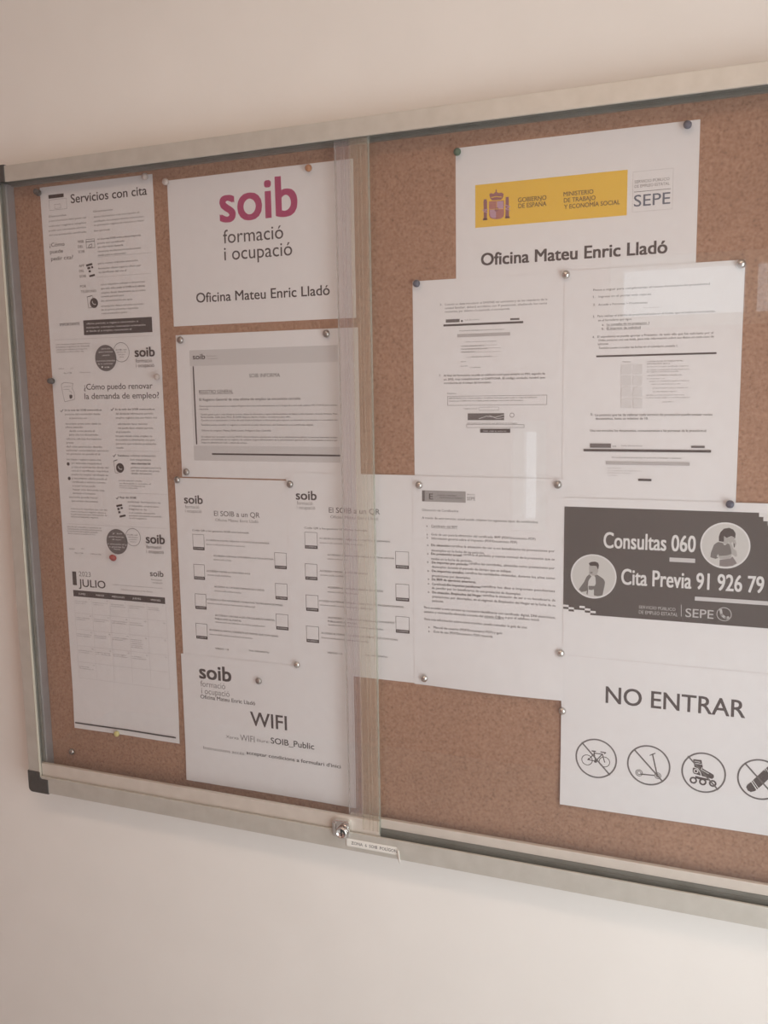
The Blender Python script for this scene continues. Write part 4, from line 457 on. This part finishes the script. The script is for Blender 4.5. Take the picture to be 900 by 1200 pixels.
{"n":"noentrar","x":898,"y":703,"w":297,"h":209,"l":7,"parts":[["heading_text","dark",[["t",58.03,59.37,169.21,22.18,"NO ENTRAR",0.45]]],["bicycle_icon","dark",[["o",35.19,141.45,6.89,1.0],["o",57.82,141.07,6.79,1.0],["s",[[36.98,140.87],[46.26,141.78],[54.97,130.68],[45.03,130.81],[36.98,140.87]],1.3],["s",[[46.26,141.78],[43.95,128.25]],1.3],["s",[[54.97,130.68],[58.12,141.34]],1.3],["s",[[41.56,128.11],[46.03,128.12]],1.6],["s",[[52.85,127.81],[59.07,128.21],[57.91,129.48]],1.4],["c",46.26,141.78,2.09],["p",[[35.49,141.72],[36.93,138.0],[39.23,141.19]]]]],["prohibition_ring","mid",[["o",46.93,137.7,26.13,2.1]]],["prohibition_bar","mid",[["s",[[28.39,118.45],[64.77,157.54]],2.0]]],["scooter_icon","dark",[["o",102.37,149.56,4.16,0.9],["o",102.37,149.56,2.3,0.9],["o",125.83,149.97,3.82,0.9],["o",125.83,149.97,1.98,0.9],["s",[[104.99,150.9],[120.72,150.26]],1.6],["s",[[118.59,122.06],[124.95,148.85]],1.6],["s",[[115.5,123.74],[121.8,120.06]],1.3]]],["prohibition_ring","mid",[["o",113.98,137.51,26.18,2.1]]],["prohibition_bar","mid",[["s",[[95.76,118.7],[131.96,156.84]],2.0]]],["roller_skate_icon","dark",[["p",[[168.32,121.27],[178.26,121.25],[179.12,124.62],[180.14,129.37],[180.23,132.16],[193.56,138.58],[193.92,142.02],[191.88,144.43],[178.67,142.22],[169.8,140.73],[168.2,138.15],[168.3,133.21],[170.15,131.53]]],["o",169.43,149.53,3.53,2.2],["o",180.8,150.05,3.51,2.2],["o",192.7,150.33,3.47,2.2],["p",[[171.77,143.25],[187.53,145.09],[190.09,146.8],[178.84,147.81],[171.23,146.15]]]]],["roller_skate_icon","paperink",[["s",[[169.53,132.05],[173.98,133.08],[177.26,137.51],[178.91,141.9]],0.9],["s",[[170.63,126.55],[178.93,126.75]],0.8],["s",[[170.29,123.79],[176.85,124.25]],0.7],["o",172.2,136.85,2.26,1.0],["s",[[179.32,131.17],[178.65,133.8],[187.31,138.12]],0.7]]],["prohibition_ring","mid",[["o",181.28,137.61,25.84,2.1]]],["prohibition_bar","mid",[["s",[[162.55,118.58],[198.91,157.36]],2.0]]],["skateboard_icon","dark",[["p",[[232.06,149.13],[233.15,145.78],[237.81,140.92],[253.84,120.67],[259.57,115.06],[266.0,112.77],[268.49,115.81],[266.42,122.91],[248.83,145.42],[242.49,152.62],[237.73,154.75],[234.03,153.25]]]]],["skateboard_icon","paperink",[["s",[[237.81,140.92],[244.21,150.28]],1.0],["s",[[239.18,138.91],[245.93,147.94]],0.8],["s",[[252.14,122.97],[257.33,133.14]],1.0],["s",[[253.87,121.35],[259.6,130.34]],0.8]]],["prohibition_ring","mid",[["o",247.53,136.68,25.56,2.1]]],["prohibition_bar","mid",[["s",[[229.68,118.02],[265.05,155.93]],2.0]]]]}]

GAP = 0.5                                   # mm between stacked sheets
def smooth(a, b, x):
    t = min(1, max(0, (x-a)/(b-a))); return t*t*(3-2*t)
def lift(name):                              # how far (mm) a loosely pinned sheet stands off, over sheet mm
    if name == 'certificados':
        return lambda x, y: 5.0*smooth(215, 297, y)*math.sin(math.pi*min(1, max(0, (x-14)/230.0)))
    if name == 'julio':
        return lambda x, y: 1.6*smooth(230, 297, y)*abs(math.cos(math.pi*x/205.0))
    if name == 'wifi':
        return lambda x, y: 1.6*smooth(150, 210, y)*(0.5+0.5*math.cos(x/60.0))
    if name == 'noentrar':
        return lambda x, y: 1.8*smooth(120, 209, y)*(0.6+0.4*math.cos(x/70.0))
    if name == 'soib':
        return lambda x, y: 0.8*smooth(0, 40, 40-y)*math.sin(math.pi*min(1, max(0, (x-5)/230.0)))
    return lambda x, y: 0.0

META = {
 'servicios': ('notice_sheet', 'white sheet headed Servicios con cita, topmost of the three sheets in the left column', 'notice'),
 'renovar': ('notice_sheet', 'white sheet asking ¿Cómo puedo renovar la demanda de empleo?, middle of the left column', 'notice'),
 'julio': ('calendar_page', 'white July 2023 calendar page with a dark weekday bar, lowest in the left column', 'calendar'),
 'soib': ('office_sign', 'white landscape sign with a large magenta logo word, pinned above the grey-panelled notice', 'sign'),
 'informa': ('notice_sheet', 'white landscape notice with a grey panel and black bars, titled REGISTRO GENERAL', 'notice'),
 'qr': ('notice_sheet', 'white sheet of empty framed code boxes, the fully visible one beside the left column', 'notice'),
 'qr2': ('notice_sheet', 'white sheet of empty framed code boxes, the one crossed by the overlapping glass door edges', 'notice'),
 'wifi': ('notice_sheet', 'white landscape sheet headed WIFI at the bottom of the board, above the chrome lock', 'notice'),
 'sepe': ('office_sign', 'white landscape sign with a yellow government panel and coat of arms at the top right', 'sign'),
 'captcha': ('notice_sheet', 'white instruction sheet with a small dark image box and button, below the yellow-panelled sign', 'notice'),
 'procedimiento': ('notice_sheet', 'white instruction sheet with two long dark bars, above the dark telephone poster', 'notice'),
 'certificados': ('notice_sheet', 'white sheet of bulleted text with a grey header strip and curling bottom edge', 'notice'),
 'consultas': ('telephone_poster', 'white sheet printed with a dark panel reading Consultas 060 and two round portraits', 'poster'),
 'noentrar': ('warning_sign', 'white NO ENTRAR sign with a row of round prohibition symbols at the bottom right', 'sign'),
}
PART_LABEL = {('logo', 'magenta'): 'magenta logo word', ('yellow_panel', 'yellow'): 'yellow panel', ('dark_panel', 'poster'): 'dark grey panel',
              ('grey_panel', 'panel'): 'grey panel', ('round_badge', 'mid'): 'dark grey disc with small white lines', ('heading_text', 'white'): 'white heading letters',
              ('logo', 'blue'): 'blue-grey logo letters', ('printed_band', 'dark'): 'dark band'}
def build_sheet(s):
    name, label, cat = META[s['n']]
    w, h, fn = s['w'], s['h'], lift(s['n'])
    th = 0.14
    nx, ny = max(2, int(w/9)), max(2, int(h/9))
    vs, fs = [], []
    for side in (0, 1):
        for j in range(ny+1):
            for i in range(nx+1):
                x, y = w*i/nx, h*j/ny
                vs.append((x/1000, (-fn(x, y) + side*th)/1000, -y/1000))
    n = (nx+1)*(ny+1)
    ix = lambda i, j: j*(nx+1)+i
    for j in range(ny):
        for i in range(nx):
            q = (ix(i, j), ix(i, j+1), ix(i+1, j+1), ix(i+1, j))
            fs.append(q); fs.append(tuple(n+k for k in q[::-1]))
    per = [ix(i, 0) for i in range(nx)] + [ix(nx, j) for j in range(ny)] + [ix(i, ny) for i in range(nx, 0, -1)] + [ix(0, j) for j in range(ny, 0, -1)]
    for a, b in zip(per, per[1:]+per[:1]):
        fs.append((a, b, n+b, n+a))
    depth = DC - 0.16 - GAP*(s['l']-1)
    sheet = link(name, vs, fs, paper_mat, None, False, wpt(s['x'], s['y'], depth))
    tag(sheet, label, cat, 'papers pinned inside the noticeboard')
    for k, (pn, tone, shapes) in enumerate(s['parts']):
        p = Print(); p.shapes(shapes)
        if not p.v: continue
        off = 0.03 + 0.02*k
        o = link(pn, [(q[0]/1000, (-fn(q[0], q[1])-off-(q[2] if len(q) > 2 else 0))/1000, -q[1]/1000) for q in p.v], p.f, ink(tone), sheet)
        if (pn, tone) in PART_LABEL: o['label'] = PART_LABEL[(pn, tone)]
    return sheet
for s in SHEETS:
    build_sheet(s)

# ------------------------------------------------------------------ pins
G = 'pins in the noticeboard'
DOME = [(0.7, -6.5), (0.9, 0.0), (5.0, 0.0), (5.4, 0.5), (5.3, 1.1), (4.8, 2.2), (3.9, 3.2), (2.6, 4.0), (1.2, 4.4), (0.2, 4.5)]
BALL = [(0.6, -6.5), (0.7, 0.6), (2.6, 0.4), (4.2, 1.4), (4.9, 3.0), (4.9, 4.4), (4.2, 6.0), (2.8, 7.1), (1.2, 7.5), (0.2, 7.55)]
PUSH_HEAD = [(3.6, 0.0), (4.9, 0.4), (4.9, 1.6), (3.9, 2.2), (2.7, 3.6), (2.5, 6.6), (3.0, 8.0), (4.3, 8.8), (4.4, 10.2), (3.8, 10.9), (0.3, 11.0)]
blue_p = plain('slate_blue_plastic', (0.085, 0.105, 0.15), 0.35)
navy_p = plain('navy_plastic', (0.035, 0.055, 0.10), 0.3)
green_p = plain('dark_green_plastic', (0.05, 0.12, 0.075), 0.35)
red_p = plain('red_plastic', (0.33, 0.045, 0.04), 0.35)
yellow_p = plain('yellow_plastic', (0.62, 0.55, 0.22), 0.35)
amber_p = plain('amber_plastic', (0.45, 0.20, 0.09), 0.35)
cream_p = plain('cream_plastic', (0.54, 0.47, 0.44), 0.35)
grey_p = plain('charcoal_plastic', (0.055, 0.058, 0.055), 0.35)
dull = plain('dull_steel', (0.40, 0.38, 0.36), 0.3, 1.0)
_cache = {}
def pin(kind, mat, x, y, label, tilt=(0, 0)):
    key = (kind, mat.name)
    nm = {'dome': 'thumbtack', 'ball': 'map_pin', 'push': 'push_pin'}[kind]
    if key not in _cache:
        prof = {'dome': DOME, 'ball': BALL, 'push': PUSH_HEAD}[kind]
        vs, fs = lathe_data(prof, 28)
        if kind == 'push':
            o = link(nm, vs, fs, mat, None, True)
            v2, f2 = lathe_data([(0.25, -7.5), (0.6, -7.0), (0.6, 0.3)], 10)
            link('pin_shaft', v2, f2, steel, o)
        else:
            o = link(nm, vs, fs, mat, None, True)
        _cache[key] = o
        r = o
    else:
        src = _cache[key]
        r = src.copy(); COL.objects.link(r)
        for ch in list(src.children):
            c = ch.copy(); COL.objects.link(c); c.parent = r
    r.location = wpt(x, y, DC - (4.2 if kind != 'push' else 4.0))
    r.rotation_euler = (math.radians(tilt[0]), 0, math.radians(tilt[1]))
    tag(r, label, 'pin', G)
    return r
for q in [
 ('push', grey_p, 78.5, 38.5, 'charcoal push pin at the top left corner of the Servicios con cita sheet', (0, 18)),
 ('ball', cream_p, 280, 34.5, 'pale pin at the top right corner of the Servicios con cita sheet'),
 ('push', grey_p, 80.5, 328.6, 'charcoal push pin where the first and second sheets of the left column meet', (0, 20)),
 ('ball', cream_p, 283.5, 326, 'pale pin at the right edge of the left column, between its first and second sheets'),
 ('push', red_p, 180.5, 612, 'red push pin above the July calendar page', (-20, 25)),
 ('ball', yellow_p, 168.9, 907, 'yellow pin at the foot of the July calendar page'),
 ('dome', dull, 70.4, 953, 'dull steel tack in bare cork near the lower left corner of the case'),
 ('ball', cream_p, 315.5, 45.5, 'pale pin at the top left corner of the sign with the magenta logo'),
 ('ball', amber_p, 546.9, 49.5, 'amber pin at the top right of the sign with the magenta logo'),
 ('dome', dull, 326, 272.6, 'dull steel tack at the top left corner of the grey-panelled notice'),
 ('dome', dull, 566, 272.2, 'dull steel tack at the top right of the grey-panelled notice'),
 ('dome', dull, 325.7, 470.1, 'dull steel tack at the bottom left corner of the grey-panelled notice'),
 ('dome', dull, 308.5, 482.5, 'dull steel tack at the top left corner of the sheet of code boxes'),
 ('dome', dull, 502, 484.8, 'dull steel tack where the tops of the two code-box sheets meet'),
 ('dome', steel, 504.5, 755.9, 'shiny tack at the lower right of the first code-box sheet, above the WIFI sheet'),
 ('dome', dull, 438.4, 788.2, 'dull steel tack in the middle of the WIFI sheet above its heading'),
 ('ball', green_p, 758, 51.1, 'dark green pin at the top left corner of the yellow-panelled sign'),
 ('ball', blue_p, 1036, 51.3, 'slate blue pin at the top right corner of the yellow-panelled sign', (-8, 14)),
 ('dome', steel, 897.4, 212, 'shiny tack where the tops of the two instruction sheets meet'),
 ('dome', steel, 1101, 212, 'shiny tack at the top right corner of the right instruction sheet, by the cork'),
 ('ball', blue_p, 701, 212, 'slate blue pin at the top left corner of the left instruction sheet'),
 ('dome', steel, 700.5, 481.2, 'shiny tack at the top left corner of the bulleted text sheet'),
 ('dome', dull, 890.3, 476, 'dull steel tack at the top right corner of the bulleted text sheet'),
 ('dome', steel, 705.3, 755.6, 'shiny tack at the bottom left corner of the bulleted text sheet'),
 ('dome', steel, 896.5, 700.5, 'shiny tack at the right edge of the bulleted text sheet, above the NO ENTRAR sign'),
 ('dome', steel, 899.5, 780, 'shiny tack at the left edge of the NO ENTRAR sign'),
 ('ball', navy_p, 1098.6, 494.5, 'navy pin above the dark telephone poster'),
]:
    pin(*q)

# ------------------------------------------------------------------ adhesive name strip on the bottom rail, its end peeling off
def name_strip():
    L0, L1, y0, y1 = 591.0, 678.0, 1002.0, 1014.5
    def cv(u, v):                            # u along 0..1, v across 0..1
        x = L0 + (L1-L0)*u
        y = y0 + (y1-y0)*v
        d = -0.12
        t = smooth(0.90, 1.0, u)
        if t > 0:
            d -= 5.5*t*(0.4+0.6*v); x -= 3.0*t*(1-v); y += t*(4.0 + 6.0*v)
        return (x-L0)/1000, d/1000, -(y-y0)/1000
    nu, nv = 50, 6
    vs = [cv(i/nu, j/nv) for j in range(nv+1) for i in range(nu+1)]
    fs = [(j*(nu+1)+i, (j+1)*(nu+1)+i, (j+1)*(nu+1)+i+1, j*(nu+1)+i+1) for j in range(nv) for i in range(nu)]
    o = link('name_strip', vs, fs, plain('label_paper', (0.80, 0.78, 0.72), 0.5), None, True, wpt(L0, y0, -0.1))
    sm = o.modifiers.new('thickness', 'SOLIDIFY'); sm.thickness = 0.0001; sm.offset = 1
    tag(o, 'narrow white paper strip of small capitals with a peeling end, below the chrome lock', 'label')
    p = Print(); p.text(8.5, 8.3, 71.5, 4.6, 'ZONA  6  SOIB  POLÍGON', 0)
    vs = []
    for x, y, *_ in p.v:
        a, b, c = cv(x/(L1-L0), y/(y1-y0)); vs.append((a, b-0.00028, c))
    link('strip_lettering', vs, p.f, ink('dark'), o)
name_strip()
bpy.data.objects.remove(_to, do_unlink=True)
